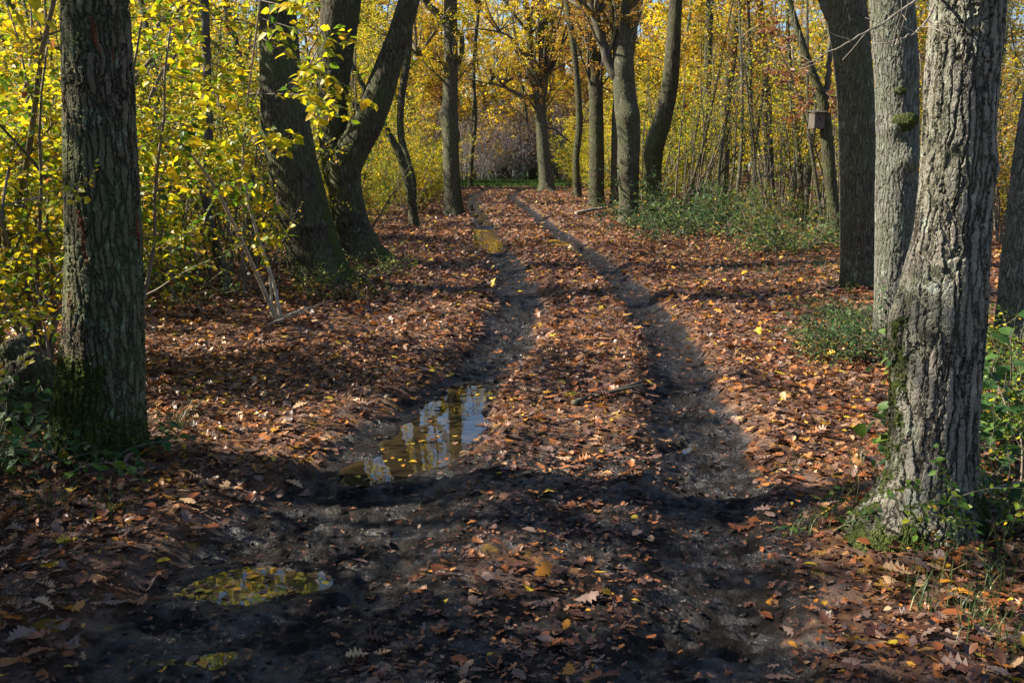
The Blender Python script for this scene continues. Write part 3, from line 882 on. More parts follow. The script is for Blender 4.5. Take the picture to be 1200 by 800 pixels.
def trunk_mesh(name, pts, rad, mat, nseg, ring, flare=.35, lobes=5, seed=0, moss=None, bumps=(), fl_h=.22):
    """pts, rad: centre line and radius in the thing's own space; ring: spacing of the rings near the base"""
    ctrl = np.hstack([pts, np.asarray(rad)[:, None]])
    fine = spline(ctrl, 400)
    L_ = np.concatenate([[0], np.cumsum(np.linalg.norm(np.diff(fine[:, :3], axis=0), axis=1))])
    s = geo(0, L_[-1], ring, 1.0, ring) if L_[-1] < 3.6 else np.concatenate([np.arange(0, 3.4, ring), geo(3.4, L_[-1], ring, 1.08, .4)])
    s = s[s < L_[-1]]
    C = np.stack([np.interp(s, L_, fine[:, k]) for k in range(4)], -1)
    ctr, r = C[:, :3], C[:, 3]
    T = np.gradient(ctr, axis=0); T /= np.linalg.norm(T, axis=1)[:, None]
    U = np.array([1.0, 0, 0]) - T * T[:, :1]; U /= np.linalg.norm(U, axis=1)[:, None]
    W = np.cross(T, U)
    th = np.arange(nseg) / nseg * 2 * math.pi
    rs = np.random.default_rng(seed); ph = rs.uniform(0, 6.28, 3)
    zz = s[:, None] + 0 * th[None]
    tt = th[None] + 0 * s[:, None]
    fl = flare * np.exp(-zz / fl_h) * (.7 + .55 * np.cos(lobes * tt + ph[0]) + .3 * np.cos((lobes - 2) * tt + ph[1]))
    lump = .05 * fbm(np.cos(tt) * 1.5 + seed, np.sin(tt) * 1.5, zz * 1.2, 3, seed)
    rr = r[:, None] * (1 + fl + lump)
    for (bz, bth, bh, bs) in bumps:
        da = np.angle(np.exp(1j * (tt - bth)))
        rr = rr + bh * np.exp(-((zz - bz) / bs) ** 2 - (da / (bs / r.mean())) ** 2)
    V = ctr[:, None] + rr[..., None] * (np.cos(tt)[..., None] * U[:, None] + np.sin(tt)[..., None] * W[:, None])
    ms = np.zeros_like(zz)
    for (mth, mw, z0, z1, amt) in (moss or ()):
        da = np.abs(np.angle(np.exp(1j * (tt - mth))))
        ms = np.maximum(ms, amt * sstep(mw, mw * .5, da) * sstep(z1, z0, zz))
    m_, n_ = len(s), nseg
    i = np.arange(m_ - 1)[:, None] * n_; j = np.arange(n_)[None]; k = (j + 1) % n_
    f = np.stack([i + j, i + k, i + n_ + k, i + n_ + j], -1).reshape(-1, 4)
    return make_mesh(name, V.reshape(-1, 3), [f], {'moss': ms.ravel()}, mat), ctr, r


def crown_proto(seed, h, spread, leaf, gap, mat, c0):
    r = np.random.default_rng(seed); wood, bag = Buf(), LeafBag()
    spec = [dict(kids=7, ang=.8, ratio=.5, t0=.25, wob=.13, up=.05, sides=6, n=7, taper=.4),
            dict(kids=6, ang=.8, ratio=.5, t0=.2, wob=.14, up=.03, sides=4, n=5),
            dict(kids=4, ang=.8, ratio=.5, t0=.15, wob=.14, sides=3, n=4, leaf=leaf, gap=gap * 1.5, lt0=.3),
            dict(wob=.12, sides=3, n=3, leaf=leaf, gap=gap)]
    for i in range(6):
        a = i / 6 * 6.28 + r.uniform(-.4, .4)
        grow(r, wood, bag, (0, 0, r.uniform(-.2, 0)), [math.cos(a) * spread, math.sin(a) * spread, 1], h * r.uniform(.7, 1.1), .11 * r.uniform(.7, 1.2), 0, spec)
    print('crown leaves', len(bag.p))
    return wood.mesh('branches', M_LIMB), bag.bake('crown', mat, DW, r, c0)


CROWN = [crown_proto(502, 5.5, .8, .12, .26, M_YEL, (.5, .2)), crown_proto(503, 6.0, .6, .12, .28, M_ORA, (.45, .25)), crown_proto(500, 5.5, .8, .15, .11, M_YEL, (.55, .2)), crown_proto(501, 6.0, .6, .15, .13, M_ORA, (.45, .25))]


def oak(name, label, cat, spec, mat, top_h=7.5, nseg=64, ring=.03, flare=.35, moss=None, bumps=(), crown=0, crown_sc=1.0, limbs=(), group='oaks along the track', seed=0, Y=None, fl_h=.22, extra_stems=(), lobes=5, twigs=(), low=(), sprays=()):
    """spec: (px, py, width px) from the base upward as measured; the trunk stands where its base meets the ground"""
    b = G(spec[0][0], spec[0][1]); Y = b[1] if Y is None else Y
    x0 = P(spec[0][0], spec[0][1], Y)[0]; z0 = gz(x0, Y)
    def conv(sp, dy=0.0):
        pts, rad = [], []
        for q in sp:
            p = P(q[0], q[1], Y + dy + (q[3] if len(q) > 3 else 0)); pts.append(p - np.array([x0, Y, z0])); rad.append(q[2] / 2 / F * project(p)[2])
        return np.array(pts), np.array(rad)
    pts, rad = conv(spec)
    pts = pts.copy(); pts[0][2] = -.14
    def extend(pts, rad, top):
        d = (pts[-1] - pts[-2]) / np.linalg.norm(pts[-1] - pts[-2])
        while pts[-1][2] < top:
            d = d * .8 + np.array([d[0] * .3, 0, .25]); d /= np.linalg.norm(d)
            pts = np.vstack([pts, pts[-1] + d * 1.2]); rad = np.append(rad, max(rad[-1] * .88, .05))
        return pts, rad
    pts, rad = extend(pts, rad, top_h)
    t = thing(name, label, cat, (x0, Y, z0), group)
    me, ctr, r = trunk_mesh('trunk', pts, rad, mat, nseg, ring, flare, lobes, seed, moss, bumps, fl_h)
    part('trunk', me, t)
    tops = [ctr[-1]]
    for es in extra_stems:
        p2, r2 = conv(es); p2, r2 = extend(p2, r2, top_h * .95)
        m2, c2, _ = trunk_mesh('stem', p2, r2, mat, nseg, ring, 0, 4, seed + 5, moss and [(q[0], q[1], q[2], q[3], q[4]) for q in moss], (), fl_h)
        part('stem', m2, t); tops.append(c2[-1])
    for lb in limbs:
        p2, r2 = conv(lb); q = np.hstack([p2, r2[:, None]]); q = spline(q, 24)
        q[1:-1, :3] += np.random.default_rng(seed + 3).normal(0, .012, (22, 3))
        bf = Buf(); tube(bf, q[:, :3], q[:, 3], 8, .4); part('limb', bf.mesh('limb', M_LIMB), t)
    for lb in twigs:
        p2, r2 = conv(lb); q = spline(np.hstack([p2, r2[:, None] * .62]), 40); rt_ = np.random.default_rng(seed + 9); q[1:, :3] += np.cumsum(rt_.normal(0, .0035, (39, 3)), 0)
        bf = Buf(); tube(bf, q[:, :3], q[:, 3], 6, .3)
        for kk_ in range(8, 38, 4):
            w_ = walk(rt_, q[kk_, :3], side_dir(rt_, q[kk_ + 1, :3] - q[kk_, :3], .8), rt_.uniform(.08, .3), 5, .2); tube(bf, w_, np.linspace(q[kk_, 3] * .55, .0012, 6), 4, .3)
        part('branch', bf.mesh('branch', M_PALE), t)
    for (lx, ly, ldy, lsc, lk) in low:
        for me in CROWN[2 + lk]:
            c = part(me.name.split('.')[0], me, t); c.location = P(lx, ly, Y + ldy) - np.array([x0, Y, z0]); c.scale = (lsc,) * 3; c.rotation_euler = (0, 0, lx * .7)
    if sprays:
        rr_ = np.random.default_rng(seed + 77); wd, bg_ = Buf(), LeafBag()
        for (ax_, ay_, ady, bx_, by_, bdy, lf) in sprays[1:]:
            a_ = P(ax_, ay_, Y + ady) - np.array([x0, Y, z0]); b_ = P(bx_, by_, Y + bdy) - np.array([x0, Y, z0])
            ln_ = np.linalg.norm(b_ - a_)
            grow(rr_, wd, bg_, a_, b_ - a_, ln_, .004 + .006 * ln_, 0, [dict(kids=7, ang=.75, ratio=.38, t0=.15, wob=.07, up=.0, sides=4, n=7, leaf=lf, gap=lf * .9, lt0=.4), dict(kids=3, ang=.7, ratio=.45, t0=.2, wob=.1, sides=3, n=4, leaf=lf, gap=lf * .62), dict(wob=.1, sides=3, n=3, leaf=lf, gap=lf * .6)])
        part('branch', wd.mesh('branch', M_TWIG), t); part('foliage', bg_.bake('foliage', sprays[0], OV, rr_, (.6, .18)), t)
    if crown is not None:
        for tp in tops:
            for me in CROWN[crown % 2]:
                c = part(me.name.split('.')[0], me, t); c.location = tp; c.scale = (crown_sc,) * 3; c.rotation_euler = (0, 0, seed * 1.3)
    return t


PI = math.pi
# ---- right side
oak('oak_tree', 'thick furrowed oak with sunlit left face and flared mossy roots on the right verge', 'tree',
    [(1088, 622, 98), (1091, 570, 95), (1095, 480, 92), (1101, 400, 94), (1108, 330, 92), (1116, 270, 82), (1121, 200, 79), (1127, 100, 78), (1135, 0, 79)],
    M_OAK, 8, 300, .007, .20, [(-PI / 2 - .85, .7, .05, .34, .85), (PI, .75, .95, 1.2, .55), (-.3, 1.1, .15, .45, .8), (-PI / 2, 1.2, .0, .16, .6)], [(1.0, PI * .95, .035, .14), (1.68, -.7, .02, .07), (.06, PI * 1.12, .20, .17), (.0, -.4, .07, .16)], 0, 1, seed=3, fl_h=.20,
    twigs=[[(1095, 6, 5, -.1), (1085, 26, 4, -.5), (1064, 37, 3.4, -.7), (1050, 43, 2.6, -.8), (1038, 44, 2, -.9)],
           [(1092, -15, 7, .0), (1071, 2, 5, -.3), (1035, 26, 4, -.4), (992, 45, 3.4, -.5), (958, 64, 2.6, -.5), (938, 73, 2.4, -.5), (927, 66, 2, -.5), (920, 46, 1.4, -.5)]])
oak('oak_tree', 'straight grey oak with a mossy burr, standing just behind the thick sunlit oak', 'tree',
    [(1050, 412, 52), (1050, 380, 48), (1050, 300, 46), (1051, 210, 47), (1052, 160, 47), (1050, 80, 48), (1045, 0, 49)],
    M_OAKG, 8.5, 180, .014, .2, [(-PI / 2, .5, .8, 0.8, 0), (0, .9, .0, .4, .5)], [(1.72, -PI / 2 + .1, .06, .10), (2.0, -PI / 2 - .5, .035, .07)], 1, 1, seed=5)
oak('oak_tree', 'brown oak with a ragged trunk and moss at its foot, third from the right edge', 'tree',
    [(1008, 348, 46), (1007, 320, 41), (1006, 250, 41), (1005, 190, 41), (1003, 120, 41), (998, 60, 43), (990, 0, 46)],
    M_FAR, 9, 128, .02, .22, [(PI, 1.4, .02, .6, .7), (-PI / 2, 1.0, .0, .3, .6)], [], 1, 1, seed=7,
    limbs=[[(985, 30, 18), (970, 10, 14), (945, -30, 11), (900, -80, 8)]])
oak('oak_tree', 'leaning blue-grey oak cut off by the right edge of the picture', 'tree',
    [(1198, 415, 66), (1199, 390, 60), (1203, 330, 58), (1211, 250, 57), (1222, 160, 56), (1240, 60, 55)],
    M_OAKG, 8, 180, .014, .2, [(PI, 1.3, .1, .4, .55)], [], 0, 1, seed=9)
oak('dark_tree', 'thin dark crooked tree carrying the nest box on the right', 'tree',
    [(984, 291, 17), (981, 270, 14), (976, 235, 13), (972, 200, 14), (969, 165, 14), (966, 130, 13), (962, 112, 12), (950, 80, 9), (938, 45, 8), (925, 0, 6)],
    M_DARK, 8, 40, .05, .3, [(PI, 3.2, 0, 2.5, .55)], [], 1, .7, seed=11, sprays=[M_DRY, (950, 85, 0, 905, 95, -1, .10), (958, 100, 0, 925, 130, -1, .10), (968, 60, 0, 1000, 80, .5, .10), (940, 50, 0, 890, 40, -1, .10), (964, 105, 0, 990, 120, -.6, .1)], limbs=[[(967, 118, 10), (971, 90, 7), (972, 40, 5), (968, -10, 4)]])
oak('forked_oak', 'big twisted oak forking above head height beside the bramble patch', 'tree',
    [(737, 262, 26), (737, 240, 22), (736, 200, 25), (737, 160, 26), (733, 125, 26), (731, 90, 25), (729, 50, 21), (727, 0, 21)],
    M_FAR, 13, 96, .04, .28, [(0, 1.5, 0, 4.5, .7)], [(3.0, -1.2, .12, .3), (4.3, -1.6, .10, .25)], 1, 1.3, seed=13, low=[(712, 66, 0, .4, 1), (697, 20, 0, .5, 0), (731, 60, 0, .4, 1)],
    limbs=[[(731, 95, 18), (718, 82, 14), (708, 55, 12), (697, 20, 11), (688, -10, 9), (670, -40, 7)]])
oak('oak_tree', 'pale oak trunk half hidden behind the forked oak', 'tree',
    [(722, 243, 15), (723, 200, 14), (725, 120, 13), (738, 60, 12), (744, 0, 12)], M_FAR, 13, 48, .06, .25, None, [], 0, 1.2, seed=15)
oak('leaning_oak', 'oak bending to the right with a rust-brown scar, right of the forked oak', 'tree',
    [(765, 254, 24), (765, 235, 20), (765, 200, 20), (767, 170, 23), (775, 145, 22), (782, 118, 20), (786, 90, 19), (789, 50, 17), (792, 0, 15)],
    M_DARK, 12, 80, .05, .3, [(PI, 1.5, 0, 5, .68), (0, 3, 1.8, 4, .5)], [], 0, 1.1, seed=17)
oak('oak_tree', 'dark straight oak left of the forked oak, with withered leaves on its trunk', 'tree',
    [(699, 243, 22), (699, 225, 18), (699, 150, 17), (697, 60, 16), (694, 0, 16)], M_DARK, 14, 64, .06, .25, None, [], 1, 1.2, seed=19, low=[(698, 110, 0, .5, 1), (697, 60, 0, .6, 1), (695, 20, 0, .7, 0)])
oak('oak_tree', 'tall grey oak with long bare limbs reaching left over the end of the track', 'tree',
    [(641, 224, 22), (640, 210, 17), (637, 180, 15), (634, 140, 13), (632, 115, 13), (627, 95, 10), (622, 60, 8), (618, 20, 7)],
    M_FAR, 16, 64, .08, .35, [(PI, .8, 5, 14, .6)], [], 0, .8, seed=21, low=[(634, 138, 0, .6, 1), (628, 98, 0, .8, 0), (637, 92, 0, .9, 1), (620, 40, 0, .8, 0), (590, 102, 0, .4, 0), (575, 98, 0, .4, 1), (585, 38, 0, .45, 0)], extra_stems=[[(633, 122, 11), (637, 95, 11), (636, 60, 10), (634, 0, 9)]],
    limbs=[[(630, 112, 6), (615, 114, 5), (603, 108, 4), (590, 102, 3.2), (575, 98, 2.6), (560, 95, 2), (545, 92, 1.5)],
           [(628, 95, 6), (615, 90, 5), (603, 92, 4.5), (595, 94, 3), (588, 93, 2)],
           [(624, 70, 5), (610, 60, 4), (600, 45, 3), (585, 38, 2.4), (565, 34, 2), (540, 36, 1.4)],
           [(632, 100, 5), (642, 90, 4), (656, 60, 3), (664, 30, 2)],
           [(641, 150, 3), (650, 152, 2.4), (660, 160, 2), (676, 172, 1.2)]])
def burr(tree, px_, py_, rad_, seed):
    tr_ = [c for c in tree.children if c.name.startswith('trunk')][0]
    c = P(px_, py_, tree.location[1]) - np.array(tree.location); c[1] -= .15
    n_, m_ = 40, 24; th, ph = np.meshgrid(np.arange(n_) / n_ * 2 * PI, np.linspace(.02, PI - .02, m_))
    d = np.stack([np.sin(ph) * np.cos(th), np.sin(ph) * np.sin(th), np.cos(ph)], -1).reshape(-1, 3)
    rr = rad_ * (1 + .35 * fbm(d[:, 0] * 2 + seed, d[:, 1] * 2, d[:, 2] * 2, 4, seed))
    i = np.arange(m_ - 1)[:, None] * n_; j = np.arange(n_)[None]; k = (j + 1) % n_
    f = np.stack([i + j, i + n_ + j, i + n_ + k, i + k], -1).reshape(-1, 4)
    part('burr', make_mesh('burr', c + d * rr[:, None] * [1.1, .8, 1], [f], {'moss': np.full(len(d), .62)}, M_DARK), tr_)


burr(bpy.data.objects['oak_tree.001'], 1052, 143, .085, 3)
burr(bpy.data.objects['oak_tree.001'], 1047, 108, .04, 5)
for sp_, lb in (([(846, 238, 16), (848, 190, 13), (851, 120, 12), (858, 60, 12), (864, 0, 12)], 'dim grey oak deep in the thicket midway between the scarred oak and the nest box'),
                ([(829, 233, 11), (828, 150, 10), (830, 60, 9), (832, 0, 9)], 'straight slim oak deep in the thicket just right of the scarred oak'),
                ([(905, 244, 9), (902, 180, 8), (899, 90, 7), (890, 0, 7)], 'slim leaning oak in the thicket just left of the nest box tree'),
                ([(678, 233, 10), (675, 190, 8), (679, 140, 8), (674, 70, 7), (664, 0, 7)], 'thin dark oak between the grey limbed oak and the dark straight oak'),
                ([(551, 219.5, 5), (553, 180, 5), (557, 140, 4), (555, 80, 4), (560, 20, 4)], 'thin pole-like oak right of the upright pale oak at the bend')):
    oak('oak_tree', lb, 'tree', sp_, M_DARK, 12, 40, .08, .2, None, [], 1, .8, seed=int(sp_[0][0]))
# ---- left side
oak('oak_tree', 'stout oak with cracked bark and a bright green mossy foot, alone by the left edge', 'tree',
    [(117, 540, 104), (117, 500, 99), (120, 440, 93), (122, 380, 88), (122, 300, 83), (119, 200, 80), (115, 100, 77), (111, 0, 74)],
    M_OAKL, 8, 280, .008, .2, [(-2.3, 1.6, .45, .95, 1.0), (-.6, 1.8, .15, .65, .8), (PI, 1.4, .1, 1.0, .7)], [], 0, 1, seed=2, fl_h=.16)
oak('leaning_oak', 'heavy dark oak leaning left among the yellow leaves, left of the forked mossy oak', 'tree',
    [(378, 338, 74), (372, 315, 66), (364, 280, 60), (352, 230, 58), (342, 190, 58), (335, 150, 57), (330, 100, 50), (327, 50, 44), (325, 0, 42)],
    M_DARK, 9, 128, .022, .25, [(.2, 1.2, 0, 4, .75), (PI, 1, 0, .4, .5)], [], 0, 1.1, seed=4)
oak('forked_oak', 'dark mossy oak split low into an upright and a right-leaning trunk', 'tree',
    [(424, 309, 70), (418, 290, 54), (411, 260, 42), (405, 225, 38), (404, 200, 38), (414, 175, 37), (430, 145, 37), (444, 110, 35), (456, 75, 30), (468, 40, 26), (480, 0, 24), (492, -40, 22)],
    M_DARK, 10, 128, .025, .3, [(PI * .8, 1.7, 0, 6, .8), (0, 1.4, 0, .8, .7)], [], 1, 1.1, seed=6,
    extra_stems=[[(404, 225, 32), (396, 200, 34, .1), (391, 160, 33, .2), (390, 110, 36, .2), (394, 60, 40, .2), (400, 0, 46, .2)]])
oak('dark_tree', 'slim dark tree curving left by the track, beyond the forked mossy oak', 'tree',
    [(486, 266, 13), (484, 248, 11), (481, 230, 10), (476, 205, 10), (468, 180, 9), (460, 165, 8), (452, 150, 7)],
    M_DARK, 6, 40, .06, .3, None, [], None, seed=8, extra_stems=[[(483, 240, 9), (484, 215, 8, .3), (478, 190, 8, .4), (470, 160, 8, .6), (470, 120, 8, .6), (478, 60, 9, .6), (480, 0, 9, .6)]])
oak('oak_tree', 'upright lichen-pale oak on the left verge where the track bends', 'tree',
    [(532, 253, 27), (531, 235, 21), (529, 200, 19), (528, 160, 19), (527, 138, 20), (528, 100, 17), (528, 50, 16), (528, 0, 15)],
    M_FAR, 13, 80, .04, .3, [(0, 1.2, 0, 6, .62)], [(3.2, PI, .06, .12), (2.6, 0, .05, .12)], None, .8, seed=10, low=[(527, 105, 0, .3, 0), (500, 4, 0, .4, 0), (490, 64, 0, .4, 0), (485, -20, 0, .45, 0)],
    limbs=[[(526, 40, 9), (518, 24, 8), (508, 12, 8), (498, 2, 7), (485, -20, 6)], [(524, 82, 4), (515, 72, 3), (505, 68, 2.4), (490, 64, 2), (475, 60, 1.5)],
           [(530, 82, 5), (537, 74, 5), (541, 60, 6), (541, 45, 6), (536, 36, 5)]])

# ------------------------------------------------------------------ thicket
r = random.Random(11)
margL = [(2, -2.2), (5.5, -2.9), (9, -2.6), (13, -3.0), (17, -3.3), (25, -3.1), (31, -2.6), (40, -2.7), (60, -3.2), (75, -5)]
margR = [(2, 2.2), (4.5, 2.2), (9, 3.6), (15, 5.6), (20, 6.6), (27, 4.8), (32, 4.0), (45, 3.6), (60, 3.2), (75, 4.5)]
mL = lambda y: np.interp(y, [a for a, b in margL], [b for a, b in margL])
mR = lambda y: np.interp(y, [a for a, b in margR], [b for a, b in margR])


def zone(x, y):
    if x < 0:
        if y < 12: return 'between the stout mossy-footed oak and the leaning dark oak'
        if y < 20: return 'behind the leaning dark oak left of the track'
        if y < 34: return 'between the forked mossy oak and the pale upright oak'
        return 'far down the left side beyond the pale upright oak'
    if y < 16: return 'behind the thick sunlit oak at the right edge'
    if y < 28: return 'behind the nest box tree on the right'
    if y < 42: return 'behind the forked oak and bramble patch'
    return 'far down the right side near the end of the track'


def lab(what, x, y): return f'{what} {zone(x, y)}'[:200]


n_ = 0
# left thicket of yellow shrubs
for i in range(100):
    y = 7.9 + 40 * r.random() ** 1.3
    x = mL(y) - .6 - r.random() ** .9 * (.514 * y + .6 + mL(y)) if .514 * y + 1.2 + mL(y) > 0 else mL(y) - .6 - r.random() * 1.5
    if abs(x - G(375, 338)[0]) < 1.2 and 9 < y < 13.5 or x < -.514 * y - .4: continue
    if -.37 * y < x < -.2 * y and y < 15 and r.random() < .75: continue
    place(SHR[i % 4], x, y, r.uniform(0, 6.28), r.uniform(.7, 1.1), lab('yellow leafed hornbeam shrub', x, y), 'yellow shrubs in the thicket')
for i in range(46):
    y = 13 + 55 * r.random()
    x = min(mL(y) - 1.0 - r.random() * (.514 * y + 1.5 + mL(y)), -.10 * y - 2.2)
    if x < -.514 * y: continue
    place(YTR[i % 3], x, y, r.uniform(0, 6.28), r.uniform(.8, 1.2), lab('slender young yellow tree', x, y), 'slender yellow trees of the wood')
# right side
for i in range(18):
    y = 22 + 14 * r.random()
    x = r.uniform(mR(y) + 1.2, .514 * y + 2)
    place(COP[i % 3], x, y, r.uniform(0, 6.28), r.uniform(.8, 1.25), lab('many stemmed pale coppice shrub', x, y), 'bare coppice stems')
for i in range(26):
    y = 16 + 40 * r.random()
    x = r.uniform(max(mR(y) + 1.5, .3 * y), .52 * y + 3); k = i % 3
    place(SHO[k] if k < 2 else SHR[i % 4], x, y, r.uniform(0, 6.28), r.uniform(.6, 1.0), lab('loose orange-brown shrub' if k < 2 else 'yellow leafed hornbeam shrub', x, y), 'autumn shrubs of the right thicket')
for i in range(26):
    y = 24 + 45 * r.random()
    x = mR(y) + 1.2 + r.random() * (.52 * y - mR(y) + 2)
    place((YTR[:2] + OTR + OTR)[i % 6], x, y, r.uniform(0, 6.28), r.uniform(.8, 1.2), lab('slender young autumn tree', x, y), 'slender autumn trees of the right wood')
for i in range(78):
    right = i < 52
    y = r.uniform(20, 44) if right else r.uniform(13, 45)
    x = r.uniform(max(mR(y) + 1, .13 * y), .53 * y) if right else min(mL(y) - 1.2, -.1 * y - 1.2) - r.random() * .35 * y
    place(POL[i % 3], x, y, r.uniform(0, 6.28), r.uniform(.6, 1.3), lab('thin bare-stemmed pole tree', x, y), 'thin pole trees of the thicket')
for i in range(16):
    y = r.uniform(21, 38); x = r.uniform(max(mR(y) + 1.5, .2 * y), .5 * y)
    place(SHG[0], x, y, r.uniform(0, 6.28), r.uniform(.5, 1.1), lab('olive green leafy shrub', x, y), 'green shrubs of the right thicket')
# the wood closing the view
for i in range(150):
    y = 62 + 60 * r.random()
    x = r.uniform(-.56 * y, .56 * y)
    if -6 < x < 4.5 and y < 82: continue
    k = r.randrange(5); pr = FTR[k]
    place(pr, x, y, r.uniform(0, 6.28), ((1.65 + .185 * y) * r.uniform(.85, 1.04) / (13, 14.5, 16, 14, 15)[k] if -.085 < x / y < .0 else r.uniform(.8, 1.35)), ('tall yellow' if k < 3 else 'tall orange-brown') + ' tree of the wood closing the view ' + ('left of the track' if x < -6 else 'right of the track' if x > 3 else 'at the end of the track'), 'trees of the wood beyond the bend')
for i in range(46):
    y = 36 + 40 * r.random(); side = r.random() < .5
    x = mL(y) - 1 - r.random() * 9 if side else mR(y) + 1 + r.random() * 9
    place(SHR[i % 4], x, y, r.uniform(0, 6.28), r.uniform(1.0, 1.6), 'tall yellow shrub lining the far track ' + ('on the left' if side else 'on the right'), 'yellow shrubs lining the far track')
for i in range(26):
    x, y = r.uniform(-8, 6), r.uniform(80, 92)
    place(BAR[i % 2], x, y, r.uniform(0, 6.28), r.uniform(1.4, 2.3), 'grey leafless thicket shrub in shade at the end of the track', 'bare thicket at the end of the track')
for i in range(3):
    x, y = -1.2 + r.uniform(-1.5, 1.2), r.uniform(84, 88)
    place(EVG[0], x, y, r.uniform(0, 6.28), r.uniform(.8, 1.3), 'dark evergreen bush at the end of the track', 'evergreen bushes at the end of the track')

for i in range(80):
    y = 95 + 80 * r.random(); x = r.uniform(-.3 * y, .3 * y); k = r.randrange(5)
    place(FTR[k], x, y, r.uniform(0, 6.28), r.uniform(1.0, 1.5) * (.75 if -.085 < x / y < .0 else 1), ('hazy yellow' if k < 3 else 'hazy brown') + ' tree deep in the wood ' + ('left of the track end' if x < 0 else 'right of the track end'), 'trees deep in the wood')
for i in range(14):
    y = 66 + 16 * r.random(); x = r.uniform(3.5, 12)
    place(SHR[i % 4], x, y, r.uniform(0, 6.28), r.uniform(1.0, 1.7), 'tall yellow shrub behind the grey oak at the track end', 'yellow shrubs lining the far track')

for i in range(56):
    y = 19 + 48 * r.random(); side = i % 5 < 3
    if not side and y < 34: continue
    x = mL(y) - .4 - r.random() * 1.6 if side else mR(y) + .4 + r.random() * 1.8
    place(SHR[i % 4], x, y, r.uniform(0, 6.28), r.uniform(.45, .95), 'low yellow shrub hemming the ' + ('left' if side else 'right') + ' edge of the far track', 'yellow shrubs hemming the track')

for i in range(26):
    y = r.uniform(86, 104); x = r.uniform(-11, 7)
    place((SHR + SHO)[i % 6], x, y, r.uniform(0, 6.28), r.uniform(1.0, 1.9), 'autumn shrub in the thicket closing the end of the track', 'shrubs closing the end of the track')

# brambles on the right
for i in range(32):
    px_, py_ = (r.uniform(750, 900), r.uniform(248, 284)) if i < 17 else (r.uniform(725, 970), r.uniform(250, 300))
    g = G(px_, py_)
    if i < 20: place(BRA[i % 2], g[0], g[1], r.uniform(0, 6.28), r.uniform(.5, 1.9), 'dark green bramble clump in the patch right of the forked oak', 'bramble patch')
    elif i < 26: place(SHG[0], g[0], g[1], r.uniform(0, 6.28), r.uniform(.3, .6), 'small olive shrub rising from the bramble patch right of the forked oak', 'olive shrubs in the bramble patch')
    else: place(BRY[i % 2], g[0], g[1], r.uniform(0, 6.28), r.uniform(.6, 1.3), 'lime green bramble at the rim of the patch right of the forked oak', 'bramble patch')
for i in range(10):
    px_, py_ = r.uniform(890, 1000), r.uniform(255, 300)
    g = G(px_, py_)
    place(BRY[i % 2], g[0], g[1], r.uniform(0, 6.28), r.uniform(.6, 1.0), 'yellowing low bramble under the nest box tree', 'bramble patch')

# low growth on the forest floor
for i in range(60):
    y = 6.8 + 17 * r.random()
    x = mL(y) - .3 - r.random() * max(.514 * y + .8 + mL(y), 1.2)
    place((BRY + HRB[:1] + SAP)[i % 5], x, y, r.uniform(0, 6.28), r.uniform(.6, 1.2), lab(('yellowing bramble', 'yellowing bramble', 'green leafy herb', 'thin bare sapling', 'thin bare sapling')[i % 5], x, y), 'low growth under the left thicket')
for (px_, py_, k, sc, lb) in [(84, 556, 0, .95, 'dark green leafy plant growing against the mossy foot of the stout oak'), (35, 572, 1, .9, 'small green plant at the left edge beside the rotten stump'), (140, 548, 1, .6, 'wispy green seedling right at the stout oak foot'),
                              (1185, 545, 0, 1.2, 'broad leafed green plant at the right edge behind the thick oak'), (1170, 470, 1, 1.5, 'bright green undergrowth between thick oak and leaning grey oak'), (1195, 500, 0, 1.5, 'tallest green plant at the right edge under the leaning grey oak'),
                              (1180, 620, 1, .9, 'sprawling green plant on the litter right of the thick oak'), (965, 618, 0, .45, 'tiny green plant in the litter left of the thick oak'), (15, 540, 1, .9, 'tall dark green plant beside the rotten stump at the left edge'), (1150, 520, 0, .9, 'dark leafy plant growing out right behind the thick oak'), (1200, 585, 1, 1.3, 'arching green plant cut by the right edge below the grey oak')]:
    g = G(px_, py_); place(HRB[k], g[0], g[1], r.uniform(0, 6.28), sc, lb, None)
for i in range(9):
    px_, py_ = r.uniform(972, 1040), r.uniform(370, 425); g = G(px_, py_)
    place(BRA[i % 2], g[0], g[1], r.uniform(0, 6.28), r.uniform(.3, .75), 'low dark green bramble at the foot of the burred grey oak', 'brambles at the burred oak')
for i in range(12):
    px_, py_ = r.uniform(1160, 1225), r.uniform(410, 520); g = G(px_, py_)
    place(BRY[i % 2], g[0], g[1], r.uniform(0, 6.28), r.uniform(.5, .8), 'yellow-green bramble under the leaning grey oak', 'brambles at the leaning oak')
for i in range(4):
    px_, py_ = (395, 420, 440, 380)[i], (345, 335, 325, 352)[i]; g = G(px_, py_)
    place(BRY[i % 2], g[0], g[1], r.uniform(0, 6.28), r.uniform(.4, .7), 'small bramble at the foot of the two dark leaning oaks', 'brambles at the dark oaks')
for i in range(16):
    if i < 14: px_, py_ = r.uniform(1155, 1230), r.uniform(430, 640)
    else: px_, py_ = r.uniform(-20, 75), r.uniform(500, 600)
    g = G(px_, py_); k = i % 3
    place((BRY if i < 14 else BRA)[i % 2] if i % 3 else HRB[i % 2], g[0], g[1], r.uniform(0, 6.28), r.uniform(.3, .75), 'ragged green weed ' + ('among the litter right of the thick oak' if i < 14 else 'at the left edge before the stout oak'), 'weeds at the foot of the near oaks')
